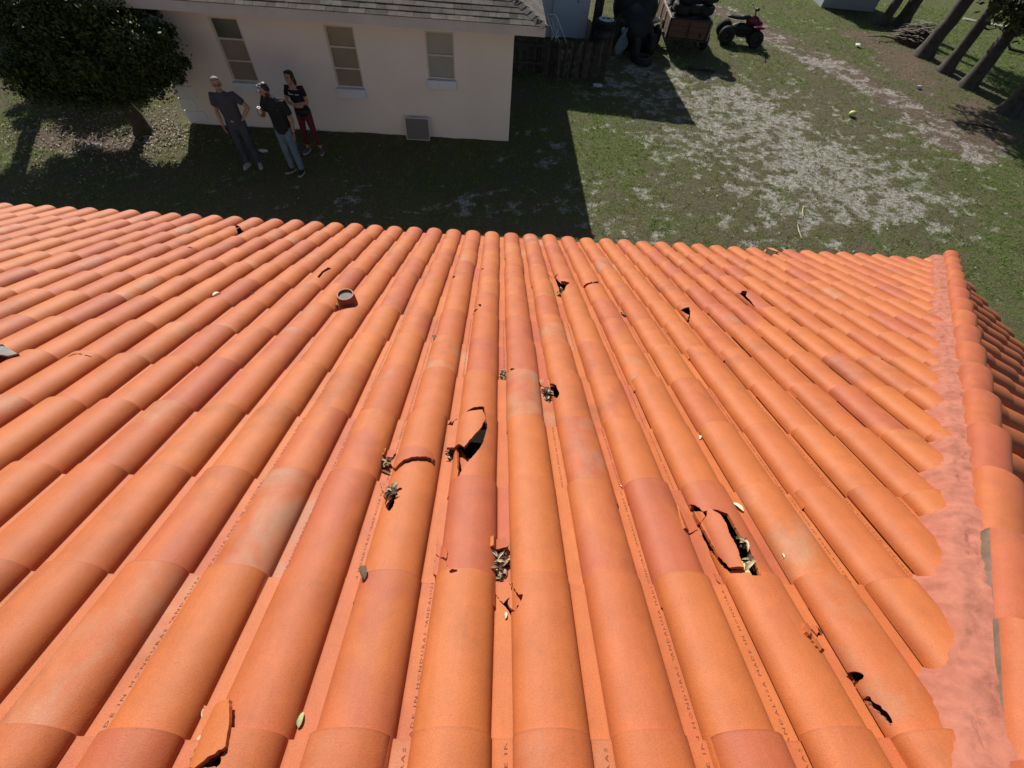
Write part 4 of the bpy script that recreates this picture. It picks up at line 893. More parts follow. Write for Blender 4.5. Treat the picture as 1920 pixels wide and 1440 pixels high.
mb = MB(); mb.box((.91, -.03, 1.06), (.86, .045, 2.1)); dr = mb.build('door', m_door, ob_, 0)
for z_, r_ in ((1.02, .032), (1.20, .026)):
    mb = MB(); mb.ell((1.25, -.075, z_), (r_, .03, r_), 7); mb.build('door_knob', m_lead, dr, 60)
mb = MB(); mb.box((.455, -.035, 1.07), (.06, .06, 2.18)); mb.box((1.365, -.035, 1.07), (.06, .06, 2.18)); mb.box((.91, -.035, 2.19), (.97, .06, .07)); mb.build('door_frame', m_wsid, ob_, 0)
mb = MB(); mb.box((1.98, -.1, 2.05), (.26, .22, 4.2)); mb.build('corner_post', m_dark, ob_, 0); mb = MB(); mb.box((-.3, 1.75, 4.25), (5.1, 4.1, .08), M3=roty(-math.atan2(.45, 4.08))); mb.build('roof', m_dark, ob_, 0)
# picket fence: every board a part
m_pick = M('weathered_picket', (.085, .076, .068), .95, .45, 7, (.032, .028, .025), tint=True, bumpk=.8, bscale=40)
fn = empty('picket_fence', (.3, 15.78, 0), 'dark weathered picket fence between the stucco house and the yard', 'fence'); q = random.Random(4); x = .0; npk = 0
while x < 2.78:
    wd_ = q.uniform(.055, .085); hh_ = q.uniform(.86, 1.0) * (1 if x < 2.5 else 1.04); g = q.uniform(.45, 1.35); mb = MB()
    y_ = .03 * math.sin(x * 3) + (.12 if x < .95 else 0); tl = q.gauss(0, .02); b = np.array([(-wd_ / 2, -.01, 0), (wd_ / 2, -.01, 0), (wd_ / 2, .01, 0), (-wd_ / 2, .01, 0)])
    pk = q.uniform(-.3, .3); top = b + np.array([0, 0, hh_]); mid = b + np.array([0, 0, hh_ - .05]); top[:, 0] = top[:, 0] * .35 + pk * wd_ * .3
    mb.loft([b, mid, top], 0, (g, g * .97, g * .93)); mb.xf(roty(tl) @ rotz(q.gauss(0, .08)), (x, y_, q.uniform(-.01, .02))); mb.build('picket', m_pick, fn, 0); x += wd_ + q.uniform(.0, .03); npk += 1
mb = MB(); mb.box((1.4, .045, .3), (2.8, .035, .08)); mb.box((1.4, .045, .75), (2.8, .035, .08)); mb.build('rail', m_pick, fn, 0)
mb = MB(); mb.tube([(2.82, .05, -.1), (2.83, .05, .6), (2.86, .04, 1.16)], [.045, .042, .035], 8, 0, (1.1, 1, .85)); mb.build('post', m_pick, fn, 40)
# things behind the fence
mb = MB(); sv = .013; fr = [(.50, 0, 0), (-.24, .02, 1.22), (-.30, .02, 1.30), (-.26, .02, 1.34), (-.06, .02, 1.34), (.0, .02, 1.29), (.84, 0, 0)]; sv = .017
hc = empty('hand_truck', (1.52, 16.42, 0), 'metal hand truck frame leaning behind the picket fence by the blue door', 'hand truck', 0); mb.tube(fr, sv, 8)
mb.tube([(.58, 0, 0), (-.18, .02, 1.28)], .012, 6)
for z_ in (.15, .45): mb.box((.67 - .6 * z_, .01, z_), (.36, .012, .03))
mb.build('frame', M('steel_tube', (.55, .60, .62), .45, .1, metal=.3), hc, 60); mb = MB(); mb.box((.67, -.12, .01), (.4, .26, .012)); mb.build('toe_plate', m_lead, hc, 0)
for s_ in (.43, .91): mb = MB(); mb.ring((s_, .06, .12), .085, .035, 'x', 18, 8); mb.build('wheel', M('black_rubber', (.022, .022, .024), .8, .3, 9), hc, 60)
m_tyre = M('tyre_rubber', (.013, .013, .014), .75, .35, 6, (.024, .023, .023)); m_chrome = M('bright_metal', (.75, .76, .78), .22, .1, metal=.9); m_whitepl = M('white_plastic', (.72, .72, .70), .4, .1)
bw = empty('bathroom_tap', (1.55, 16.15, .80), 'small white tap-like fitting sticking up above the picket fence', 'fitting', 0); mb = MB(); mb.tube([(-.05, 0, .0), (.02, 0, .22), (.03, 0, .30)], [.016, .014, .012], 8); mb.tube([(-.04, 0, .05), (-.12, 0, .1), (-.13, 0, .02)], [.025, .03, .02], 8); mb.tube([(-.02, 0, .07), (.09, 0, .13)], [.018, .022], 8); mb.tube([(.03, 0, .36), (-.05, 0, .42)], [.006, .006], 6); mb.tube([(-.05, 0, -.75), (-.05, 0, .02)], .014, 8); mb.build('body', m_whitepl, bw, 60)
def tyre(mb, c, Rr, r, axis='x', M3=None, tint=None):
    mb.ring(c, Rr, r, axis, 30, 12, 0, .62, M3, tint)
    for s_ in (-.7, -.25, .25, .7):   # tread ribs
        cc = np.array(c, float); off = np.array([s_ * r, 0, 0]) if axis == 'x' else (np.array([0, s_ * r, 0]) if axis == 'y' else np.array([0, 0, s_ * r]))
        if M3 is not None: off = np.asarray(M3) @ off
        mb.ring(cc + off, Rr + r * .92, r * .10, axis, 30, 5, 0, 1., M3, tint)
BT = 'black tyres stored behind the fence'
wt = empty('wheel', (3.33, 18.1, .82), 'wheel with a white spoked rim lying flat on top of a dark drum', 'wheel'); mb = MB(); tyre(mb, (0, 0, 0), .255, .09, 'z'); mb.build('tyre', m_tyre, wt, 60)
mb = MB(); mb.ring((0, 0, .10), .225, .024, 'z', 28, 8)
for i in range(5): a = i * 2 * math.pi / 5 + .3; mb.tube([(.03 * math.cos(a), .03 * math.sin(a), .07), (.22 * math.cos(a), .22 * math.sin(a), .095)], [.035, .022], 6)
mb.ell((0, 0, .03), (.05, .05, .03), 6); mb.build('rim', m_whitepl, wt, 60)
mb = MB(); th = np.arange(24) * 2 * math.pi / 24; rg = lambda r, z: np.stack([np.cos(th) * r, np.sin(th) * r, np.full(24, z)], 1); mb.loft([rg(.30, 0), rg(.31, .02), rg(.30, .24), rg(.315, .26), rg(.30, .28), rg(.30, .50), rg(.315, .52), rg(.30, .54), rg(.30, .72), rg(.31, .735), rg(.28, .735)])
o = mb.build('steel_drum', M('dark_drum', (.05, .045, .045), .6, .4), None, 40); o.location = (3.33, 18.1, 0); tag(o, 'dark steel drum carrying the white rimmed wheel', 'drum')
m_tarp = M('blue_grey_tarp', (.20, .25, .30), .5, .25, 5, bumpk=.5, bscale=20)
U, V = np.meshgrid(np.linspace(0, 1, 14), np.linspace(0, 1, 18)); q = np.random.default_rng(3)
pz = .80 - .75 * V + .05 * np.sin(U * 9); px = .02 + .26 * U + .07 * np.sin(V * 7 + U * 4); py = .05 * np.sin(U * 8 + V * 5) + .08 * V
mb = MB(); mb.add(np.stack([px, py, pz], -1).reshape(-1, 3), [(i * 14 + j, i * 14 + j + 1, (i + 1) * 14 + j + 1, (i + 1) * 14 + j) for i in range(17) for j in range(13)]); o = mb.build('tarp', m_tarp, None, 60); o.location = (3.78, 17.75, 0); mo = o.modifiers.new('t', 'SOLIDIFY'); mo.thickness = .01
tag(o, 'blue-grey tarp hanging beside the dark drum', 'tarp')
# covered load: heap of dark tarpaulin over a low cart
m_black = M('black_cover', (.014, .014, .016), .6, .4, 4, bumpk=.5, bscale=12)
mb = MB(); 
for c, r in [((0, 0, .6), (.62, .8, .62)), ((.25, .3, 1.0), (.5, .65, .5)), ((-.25, .5, 1.0), (.5, .6, .55)), ((.1, -.3, .45), (.6, .5, .45))]: mb.ell(c, r, 9)
mb.box((0, .2, .4), (1.15, 1.5, .8)); ch = fuse('covered_heap', mb, m_black, .05, None, 3); ch.location = (4.5, 19.1, 0); tag(ch, 'big heap under a black cover between the outbuilding and the trailer', 'covered heap')
for i, (c, lab, ax) in enumerate([((5.05, 18.2, .32), 'upright black tyre with a greyish top, left of the trailer wheel', 'y'), ((4.72, 17.55, .09), 'black tyre lying flat at the foot of the covered heap', 'z'), ((4.45, 17.8, .27), 'black tyre leaning on the covered heap', 'y')]):
    mb = MB(); tyre(mb, (0, 0, 0), .235, .085, ax if ax != 'y' else 'x'); o = mb.build('tyre', m_tyre, None, 60); o.location = c; tag(o, lab, 'tyre', BT)
pj = empty('ride_on', (5.1, 20.3, 0), 'purple and white plastic ride-on half hidden behind the tyres', 'ride-on', R(20)); m_purp = M('purple_plastic', (.13, .075, .17), .4, .2)
mb = MB(); mb.ell((0, 0, .75), (.3, .55, .22), 9); mb.ell((0, .35, .95), (.22, .25, .25), 8); mb.box((0, 0, .4), (.4, .9, .5)); fuse('body', mb, m_purp, .03, pj, 3); mb = MB(); mb.ell((0, -.3, .86), (.22, .3, .1), 8); mb.ell((.05, -.55, .62), (.28, .16, .1), 8); mb.build('seat', m_whitepl, pj, 60)
for s_ in (-.26, .26): mb = MB(); tyre(mb, (s_, -.4, .2), .14, .06); mb.build('wheel', m_tyre, pj, 60)
# utility trailer with brown sides, loaded with tyres
m_brown = M('rusty_brown', (.15, .075, .05), .75, .4, 6, (.10, .055, .04)); m_iron = M('dark_iron', (.055, .04, .035), .65, .4, 8)
tr = empty('utility_trailer', (6.3, 18.55, 0), 'brown wooden sided trailer piled high with black tyres', 'trailer', R(-4)); TW, TLn, tz0, tz1 = 1.36, 2.6, .47, .96
mb = MB(); mb.box((0, TLn / 2, tz0 - .03), (TW - .06, TLn, .05)); mb.build('bed', m_iron, tr, 0)
mb = MB()
for i in range(3): mb.box((0, .02, tz0 + .09 + i * .165), (TW - .09, .03, .155))
mb.build('tailgate', m_brown, tr, 0)
for s_ in (-1, 1):
    mb = MB()
    for i in range(3): mb.box((s_ * TW / 2, TLn / 2, tz0 + .09 + i * .165), (.03, TLn - .06, .155))
    sd_ = mb.build('side', m_brown, tr, 0); mb = MB(); mb.box((s_ * TW / 2, TLn / 2, tz1 + .02), (.055, TLn, .04))
    for y_ in (.0, .85, 1.7, TLn): mb.box((s_ * (TW / 2 + .032), y_, (tz0 + tz1) / 2), (.035, .05, tz1 - tz0))
    mb.build('rail', M('bare_rail', (.36, .31, .26), .6, .3, 9), sd_, 0)
mb = MB(); mb.box((0, .0, tz1 + .02), (TW + .05, .05, .045)); mb.box((0, -.02, tz0 + .2), (.04, .05, .5)); mb.box((0, 1., .30), (TW + .3, .06, .06)); mb.box((-.35, .5, .38), (.05, 2., .08)); mb.box((.35, .5, .38), (.05, 2., .08)); mb.tube([(.15, -.06, .5), (.12, -.08, .05)], .018, 8); mb.build('frame', m_iron, tr, 0)
for s_ in (-1, 1):
    mb = MB(); tyre(mb, (s_ * (TW / 2 + .17), .75, .29), .215, .08); wh = mb.build('wheel', m_tyre, tr, 60); mb = MB(); mb.ring((s_ * (TW / 2 + .2), .75, .29), .12, .03, 'x', 20, 8); mb.ell((s_ * (TW / 2 + .2), .75, .29), (.03, .09, .09), 6); mb.build('rim', m_iron, wh, 60)
TG = 'tyres piled in the trailer'; q = random.Random(21); nty = 0; proto = None; ca, sa = math.cos(R(-4)), math.sin(R(-4))
rows = ['bottom layer', 'second layer', 'third layer', 'top layer']
for lay in range(4):
    for iy in range(3):
        for ix in range(3):
            if lay == 3 and ix == 1 and iy == 0: continue
            lx = -.44 + ix * .44 + q.gauss(0, .02) + .03 * lay; ly = .36 + iy * .62 + q.gauss(0, .03); lz = tz0 + .29 + lay * .30
            lean_ = q.gauss(0, .12)
            if proto is None: mb = MB(); tyre(mb, (0, 0, 0), .215, .085, 'z'); proto = mb.mesh('tyre', m_tyre, 60)
            o = link('tyre', proto); s_ = q.uniform(.92, 1.06); o.scale = (s_, s_, s_ * 1.1); lz = tz0 + .13 + lay * .205 + (.04 if ix == 1 else 0) + .10 * lay
            o.location = (6.3 + ca * lx - sa * ly, 18.55 + sa * lx + ca * ly, lz); o.rotation_euler = (q.gauss(0, .08), q.gauss(0, .08), q.random() * 6)
            side_ = ['left', 'middle', 'right'][ix]; dp = ['nearest', 'middle', 'farthest'][iy]
            tag(o, f'black tyre in the {rows[lay]} of the trailer load, {side_} stack of the {dp} row', 'tyre', TG); nty += 1
mb = MB(); mb.tube([(6.0, 18.5, .95), (6.05, 18.52, 1.2), (6.3, 18.46, 1.62), (6.9, 18.44, 1.62), (7.05, 18.5, .95)], .006, 5); tag(mb.build('strap', M('strap', (.05, .045, .04), .8), None, 60), 'thin strap across the tyres on the trailer', 'strap')
# ATV
m_red = M('red_plastic', (.13, .010, .018), .4, .15, 6, spec=.5)
av = empty('quad_bike', (8.95, 20.45, 0), 'red and black quad bike parked right of the trailer', 'quad bike', R(-8))
for x_, y_, r_, w_ in [(-.55, -.34, .17, .105), (-.55, .34, .17, .105), (.52, -.37, .17, .085), (.52, .37, .17, .085)]:
    mb = MB(); tyre(mb, (x_, y_, r_ + w_ - .01), r_, w_, 'y'); wh = mb.build('wheel', m_tyre, av, 60); mb = MB(); mb.ell((x_, y_, r_ + w_ - .01), (.11, .06, .11), 7); mb.build('hub', m_iron, wh, 60)
mb = MB(); mb.box((0, 0, .38), (.8, .26, .22)); mb.ell((0, 0, .45), (.42, .16, .15), 8); mb.tube([(-.5, -.34, .27), (-.5, .34, .27)], .03, 8); mb.tube([(.52, -.3, .27), (.52, .3, .27)], .025, 8); mb.tube([(.3, -.12, .35), (.52, -.28, .3)], .02, 6); mb.tube([(.3, .12, .35), (.52, .28, .3)], .02, 6); mb.tube([(-.4, -.24, .3), (.35, -.28, .28)], .02, 6); mb.box((-.05, -.3, .27), (.3, .12, .03)); mb.build('frame', m_black, av, 60)
mb = MB(); mb.ell((-.28, 0, .72), (.40, .12, .06), 8); mb.ell((.0, 0, .76), (.2, .11, .07), 8); mb.ell((-.55, 0, .73), (.14, .13, .05), 8); fuse('seat', mb, m_black, .02, av, 2)
mb = MB(); mb.ell((.25, 0, .68), (.24, .14, .16), 8); mb.ell((.45, 0, .62), (.20, .16, .10), 8)
for s_ in (-1, 1):
    mb.ell((.50, s_ * .30, .575), (.23, .13, .045), 7); mb.box((.42, s_ * .2, .58), (.2, .16, .05))
fuse('bodywork', mb, m_red, .018, av, 2)
mb = MB(); mb.tube([(.27, 0, .8), (.22, 0, 1.0)], .022, 8); mb.tube([(.10, -.36, 1.06), (.16, -.2, 1.04), (.22, 0, 1.0), (.16, .2, 1.04), (.10, .36, 1.06)], .016, 8); mb.tube([(.09, -.38, 1.06), (.13, -.26, 1.055)], .024, 8); mb.tube([(.09, .38, 1.06), (.13, .26, 1.055)], .024, 8); mb.ell((.27, 0, 1.0), (.07, .09, .05), 6); mb.build('handlebar', m_black, av, 60)
mb = MB(); mb.ell((.62, 0, .60), (.04, .09, .05), 7); mb.build('headlight', m_chrome, av, 60)
# small things on the ground
def small(name, mb, mat, loc, label, cat, sm=60): o = mb.build(name, mat, None, sm); o.location = loc; tag(o, label, cat); return o
mb = MB(); mb.ell((0, 0, .075), (.105, .095, .085), 9); small('ball', mb, M('lime_ball', (.60, .66, .22), .5, .1), (10.78, 14.5, -.01), 'lime yellow ball lying on the sandy grass', 'ball')
m_paper = M('white_litter', (.68, .66, .60), .7, .15)
def crumple(sx, sy, sz, seed):
    mb = MB(); mb.ell((0, 0, sz), (sx, sy, sz), 5); r_ = np.random.default_rng(seed); mb.v[0] = mb.v[0] * 1 + r_.normal(0, sz * .25, mb.v[0].shape); return mb
small('paper_scrap', crumple(.09, .16, .05, 1), m_paper, (14.15, 21.15, 0), 'white scrap on brown ground left of the frond heap', 'litter', 0)
small('paper_scrap', crumple(.09, .07, .04, 2), m_paper, (14.5, 17.2, 0), 'white scrap on the turf facing the sunlit pine trunk', 'litter', 0)
small('paper_scrap', crumple(.12, .06, .02, 3), m_paper, (-5.5, 10.15, 0), 'pale scrap on the dark turf between the two men', 'litter', 0)
small('plastic_bucket_lid', crumple(.16, .12, .035, 4), M('pale_blue_plastic', (.50, .58, .60), .5, .15), (2.92, 15.25, 0), 'pale blue crumpled plastic at the foot of the picket fence', 'litter', 0)
m_brick = M('broken_terracotta', (.26, .115, .07), .9, .3)
q = random.Random(31)
for i, lab in enumerate(['flat terracotta fragment nearest the yard in the fence rubble', 'terracotta fragment below the blue plastic', 'small terracotta fragment left in the fence rubble', 'curved terracotta fragment close to the pickets']):
    mb = MB(); mb.box((0, 0, .03), (q.uniform(.12, .3), q.uniform(.06, .12), .03), M3=rotx(q.uniform(-.3, .3)) @ rotz(q.uniform(-1, 1))); small('terracotta_fragment', mb, m_brick, [(2.45, 14.75, 0), (2.75, 15.05, 0), (2.1, 15.1, 0), (1.7, 15.45, 0)][i], lab, 'rubble', 0)['group'] = 'broken terracotta by the fence'
for i, (x, y, az, L_, lab) in enumerate([(3.05, 14.75, .9, .3, 'pale wood stick at the shadow edge near the fence'), (3.35, 14.7, 1., .25, 'second pale stick beside the one at the shadow edge'), (7.1, 9.1, 1.2, .5, 'thin bare twig on sandy ground above the eave'), (6.7, 8.3, 1.4, .5, 'bare twig on the sand close to the eave')]):
    mb = MB(); mb.tube([(-L_ / 2, 0, .02), (0, .02, .035), (L_ / 2, -.01, .02)], [.008, .011, .006], 6); o = small('stick', mb, M('pale_stick', (.5, .42, .32), .8, .2), (x, y, 0), lab, 'stick'); o.rotation_euler = (0, 0, az)
mb = MB(); mb.box((0, 0, .03), (.9, .12, .04)); o = small('plank', mb, m_dark, (6.75, 17.3, 0), 'dark plank lying in the shadow below the trailer', 'plank', 0); o.rotation_euler = (0, 0, -.12)
# pale concrete strip beyond the pines
mb = MB(); mb.box((0, 0, .01), (6., .35, .05)); o = mb.build('path', M('concrete', (.28, .27, .25), .9, .2, 3), None, 0); o.location = (24, 24.4, -.01); o.rotation_euler = (0, 0, -.4); tag(o, kind='structure')
# ------------------------------------------------------------------ people
def skinmat(name, c):
    m, n, l, bs = nodes(name); tc = n.new('ShaderNodeTexCoord'); a = noise(n, l, 14, 4, .6, tc.outputs['Object'])
    c2 = (c[0] * .82, c[1] * .68, c[2] * .62); l.new(mixc(n, l, ramp(n, l, a.outputs[0], .35, .7).outputs[0], lin(*c), lin(*c2)), bs.inputs['Base Color']); bs.inputs['Roughness'].default_value = .55; bs.inputs['Subsurface Weight'].default_value = .05; return m
def unit(v): v = np.asarray(v, float); return v / (np.linalg.norm(v) + 1e-9)
def frame(fwd, up=(0, 0, 1)):
    """columns: right (viewer's right when facing -Y), back, up for a head looking along fwd"""
    f = unit(fwd); r = unit(np.cross(np.asarray(up, float), -f)) ; r = unit(np.cross(-f, up)) * -1; r = unit(np.cross(up, -f)); u = np.cross(-f, r) * -1
    u = unit(np.cross(-f, r)); u = u if u[2] > 0 else -u
    r = unit(np.cross(-f, u)); return np.stack([r, -f, u], 1)
def hand(mb, w, d, pn, curl, side, s=1.):
    """palm plus five fingers; d: towards the fingertips, pn: palm normal (the side fingers close to), side: +1 thumb along +k"""
    d = unit(d); pn = unit(np.asarray(pn) - d * (d @ np.asarray(pn))); k = np.cross(pn, d) * side; w = np.asarray(w, float)
    rings = []
    for a, hw, ht in ((-.01, .027, .020), (.02, .033, .016), (.05, .040, .015), (.085, .040, .012)):
        th = np.arange(10) * 2 * math.pi / 10; rings.append(w + d * a * s + np.outer(np.cos(th) * hw * s, k) + np.outer(np.sin(th) * ht * s, pn))
    mb.loft(rings)
    for i, (off, L_) in enumerate([(.030, .070), (.010, .080), (-.010, .074), (-.029, .058)]):
        p = w + d * .080 * s + k * off * s; ang = 0.; pts = [p - d * .02 * s, p]
        for j, fr in enumerate((.45, .32, .23)):
            ang += curl * (.5, .8, .6)[j] * (1 + .08 * i); v = d * math.cos(ang) + pn * math.sin(ang); p = p + v * L_ * fr * s; pts.append(p)
        mb.tube(pts, [.0095 * s, .0095 * s, .009 * s, .0085 * s, .007 * s], 7)
    p = w + d * .025 * s + k * .028 * s; t1 = p + (d * .6 + k * .75 + pn * .25) * .032 * s; t2 = t1 + (d * .9 + k * .25 + pn * (.3 + .3 * curl)) * .03 * s; t3 = t2 + (d + pn * .5 * curl) * .02 * s
    mb.tube([p - k * .012 * s, p, t1, t2, t3], [.012 * s, .013 * s, .011 * s, .0095 * s, .007 * s], 7)
def ringe(c, rx, ry, M3=None, n=20, k=2.3):
    th = np.arange(n) * 2 * math.pi / n; c_, s_ = np.cos(th), np.sin(th); v = np.stack([np.sign(c_) * np.abs(c_) ** (2 / k) * rx, np.sign(s_) * np.abs(s_) ** (2 / k) * ry, 0 * th], 1)
    if M3 is not None: v = v @ np.asarray(M3).T
    return v + np.asarray(c)
def person(loc, rz, label, J, mats, female=False, sleeve=.62, fat=1., trouser_len=1.):
    o = empty('person', loc, label, 'person', rz); sk, sh, tr_, shoe, sole, hairm = mats; A = lambda k: np.array(J[k], float); mb = MB()
    TM = rotz(J.get('twist', 0)); HM = rotz(J.get('hiptwist', 0)); pel, wai, che, nk = A('pelvis'), A('waist'), A('chest'), A('neck'); g = fat
    torso = lambda e: [ringe(pel - [0, 0, .10], .135 * g + e, .095 * g + e, HM), ringe(pel, .160 * g + e, .110 * g + e, HM), ringe(wai, (.125 if female else .148) * g + e, (.088 if female else .108) * g + e, HM), ringe(che - [0, 0, .02], (.142 if female else .168) * g + e, .110 * g + e, TM), ringe(che + [0, 0, .12], (.148 if female else .180) * g + e, .100 * g + e, TM), ringe(che + (nk - che) * .78 , .10 * g + e, .068 * g + e, TM), ringe(nk - [0, 0, .015], .062 + e * .6, .058 + e * .6, TM)]
    mb.loft(torso(0)); hd = A('head'); F = frame(J['look'], J.get('headup', (0, 0, 1)))
    mb.tube([nk - [0, 0, .05], nk + (hd - nk) * .25, hd - F[:, 2] * .06 + F[:, 1] * .012], [.060, .054 if not female else .047, .052 if not female else .045], 12)
    mb.ell(hd + F @ [0, .012, .025], (.074, .092, .098), 10, M3=F); mb.ell(hd + F @ [0, -.018, -.045], (.056, .064, .070), 9, M3=F); mb.ell(hd + F @ [0, -.058, -.094], (.026, .024, .020), 6, M3=F)
    mb.tube([hd + F @ [0, -.078, .030], hd + F @ [0, -.094, .0], hd + F @ [0, -.102, -.018], hd + F @ [0, -.080, -.028]], [.010, .012, .016, .010], 8)
    for s_ in (-1, 1): mb.ell(hd + F @ [s_ * .078, .012, -.004], (.010, .020, .030), 6, M3=F); mb.ell(hd + F @ [s_ * .036, -.066, -.025], (.022, .018, .020), 6, M3=F)
    mb.tube([hd + F @ [-.022, -.083, -.062], hd + F @ [0, -.090, -.062], hd + F @ [.022, -.083, -.062]], .006, 6); mb.tube([hd + F @ [-.045, -.078, .035], hd + F @ [0, -.086, .032], hd + F @ [.045, -.078, .035]], .009, 6)
    sl = MB(); sl.loft(torso(.014)[(0 if J.get('untuck', 1) else 1):-1] + [ringe(nk - [0, 0, .0], .072, .066, TM)]) if not J.get('vneck') else sl.loft(torso(.014)[:-2] + [ringe(che + (nk - che) * .62, .135 * g, .082 * g, TM), ringe(che + (nk - che) * .80, .100, .066, TM)])
    for s_ in ('l', 'r'):
        S, E, W = A('sh_' + s_), A('el_' + s_), A('wr_' + s_); k = .86 if female else 1.
        mb.tube([S + unit(che + [0, 0, .1] - S) * .05, S, S + (E - S) * .35, S + (E - S) * .9, E, E + (W - E) * .25, E + (W - E) * .7, W], [.052 * k, .055 * k, .050 * k, .040 * k, .039 * k, .042 * k, .033 * k, .027 * k], 12)
        hand(mb, W, J['hd_' + s_][0], J['hd_' + s_][1], J['hd_' + s_][2], J['hd_' + s_][3], .92 if female else 1.)
        E2 = S + (E - S) * sleeve; sl.tube([S + unit(che + [0, 0, .1] - S) * .09, S + np.array([0, 0, .004]), S + (E - S) * .3, E2], [.066 * k * g, .070 * k * g, .066 * k * g, .064 * k * g], 14)
        H, K, An = A('hp_' + s_), A('kn_' + s_), A('an_' + s_)
        mb.tube([H + [0, 0, .05], H, K + (H - K) * .55, K, K + (An - K) * .3, An + (K - An) * .12, An], [.080, .086, .070, .054, .054, .036, .036], 12)
        toe = unit(J['toe_' + s_]); mb.ell(An + toe * .07 - [0, 0, .055], (.040, .11, .030), 7, M3=frame(toe))
    body = fuse('body', mb, sk, .0075, o, 2); 
    shirt = fuse('shirt', sl, sh, .011, o, 3); pm = MB(); pm.loft([ringe(pel - [0, 0, .12], .145 * g, .105 * g, HM), ringe(pel - [0, 0, .02], .168 * g, .118 * g, HM), ringe(wai - [0, 0, .04], .150 * g, .112 * g, HM)])
    for s_ in ('l', 'r'):
        H, K, An = A('hp_' + s_), A('kn_' + s_), A('an_' + s_); e = .002 if female else .016; kk = K + (An - K) * trouser_len
        pm.tube([H + [0, 0, .06], H - [0, 0, .02], K + (H - K) * .5, K, K + (kk - K) * .4, kk], [.090 + e, .094 + e, .076 + e, .060 + e, .056 + e, .044 + e * 1.6], 14)
        toe = unit(J['toe_' + s_]); Fm = frame(toe); sm = MB(); sm.ell(An + toe * .075 - [0, 0, .052], (.046, .125, .036), 8, M3=Fm); sm.ell(An - [0, 0, .03], (.046, .055, .045), 7, M3=Fm); so_ = fuse('shoe', sm, shoe, .010, o, 1)
        sm = MB(); b0 = ringe((0, 0, 0), .049, .135, None, 18, 2.4); P0 = np.array([An[0], An[1], 0]) + np.array([toe[0], toe[1], 0]) * .065; Fz = rotz(math.atan2(toe[0], -toe[1])); zz_ = max(.0, An[2] - .10); sm.loft([b0 @ Fz.T + P0 + [0, 0, zz_ + .004], b0 @ Fz.T + P0 + [0, 0, zz_ + .028]]); k_ = sm.build('sole', sole, so_, 30)
    fuse('trousers', pm, tr_, .011, o, 3)
    # eyes, brows
    em = MB()
    for s_ in (-1, 1): em.ell(hd + F @ [s_ * .031, -.077, .012], (.012, .008, .007), 6, M3=F); em.tube([hd + F @ [s_ * .048, -.078, .036], hd + F @ [s_ * .032, -.087, .040], hd + F @ [s_ * .014, -.085, .036]], .0045, 6)
    em.tube([hd + F @ [-.020, -.088, -.061], hd + F @ [0, -.095, -.060], hd + F @ [.020, -.088, -.061]], .0035, 6)
    em.build('eyes_and_brows', m_eye, o, 60)
    return o, hd, F
m_eye = M('eye_dark', (.045, .025, .02), .4, .2)
m_sole_w = M('white_sole', (.45, .44, .42), .6, .1); m_shoe_b = M('black_shoe', (.022, .022, .025), .6, .3); m_shoe_w = M('grey_white_shoe', (.36, .40, .44), .6, .3, 12); m_shoe_n = M('patterned_shoe', (.13, .135, .15), .6, .9, 16)
m_slate = M('slate_shirt', (.062, .062, .085), .9, .2, 6); m_blk = M('black_shirt', (.013, .013, .017), .9, .3, 6); m_polo = M('black_polo', (.014, .015, .021), .85, .3, 6)
m_jean_d = M('dark_jeans', (.060, .072, .115), .9, .4, 5, (.028, .034, .055)); m_jean_l = M('light_jeans', (.135, .20, .285), .9, .35, 5, (.08, .125, .185)); m_maroon = M('maroon_leggings', (.115, .018, .034), .8, .2, 5)
m_hair_g = M('grey_hair', (.24, .235, .235), .8, .4, 40, (.12, .12, .12), bumpk=.8, bscale=120); m_hair_b = M('dark_hair', (.022, .016, .013), .5, .3, 40, bumpk=.8, bscale=120)
sk1 = skinmat('skin_a', (.42, .25, .19)); sk2 = skinmat('skin_b', (.34, .20, .14)); sk3 = skinmat('skin_c', (.43, .265, .19))
# grey haired man, hand on hip
J1 = dict(pelvis=(0, 0, .93), waist=(-.01, 0, 1.08), chest=(-.02, 0, 1.28), neck=(-.035, -.015, 1.50), head=(-.03, -.045, 1.625), look=(.40, -.90, .06), twist=.08, sh_l=(.165, .01, 1.425), el_l=(.34, .06, 1.19), wr_l=(.185, -.03, 1.00), hd_l=((-.8, -.15, -.25), (-.2, .3, -1), .5, 1), sh_r=(-.225, 0, 1.41), el_r=(-.285, .03, 1.13), wr_r=(-.245, -.07, .885), hd_r=((.15, -.2, -1), (1, .1, .1), .45, -1),
          hp_l=(.09, 0, .90), kn_l=(.115, -.03, .48), an_l=(.125, .02, .10), toe_l=(.35, -1, 0), hp_r=(-.09, 0, .90), kn_r=(-.105, -.035, .48), an_r=(-.115, .0, .10), toe_r=(-.25, -1, 0))
o, hd, F = person((-5.50, 9.53, -.005), R(6), 'grey haired man in slate tee and jeans with one hand on his hip', J1, (sk1, m_slate, m_jean_d, m_shoe_w, m_sole_w, m_hair_g), fat=1.06)
def hair(o, hd, F, mat, blobs, vx=.008):
    mb = MB()
    for c, r in blobs: mb.ell(hd + F @ np.array(c), r, 8, M3=F)
    return fuse('hair', mb, mat, vx, o, 1)
hair(o, hd, F, m_hair_g, [((0, .045, .055), (.082, .075, .078)), ((0, .0, .098), (.062, .062, .036)), ((-.066, .04, .01), (.020, .038, .05)), ((.066, .04, .01), (.020, .038, .05)), ((0, .075, .0), (.066, .038, .06))])
mb = MB(); mb.tube([hd + F @ [-.062, -.070, .012], hd + F @ [-.03, -.096, .010], hd + F @ [0, -.098, .016], hd + F @ [.03, -.096, .010], hd + F @ [.062, -.070, .012]], .004, 6); mb.build('spectacles', m_eye, o, 60)
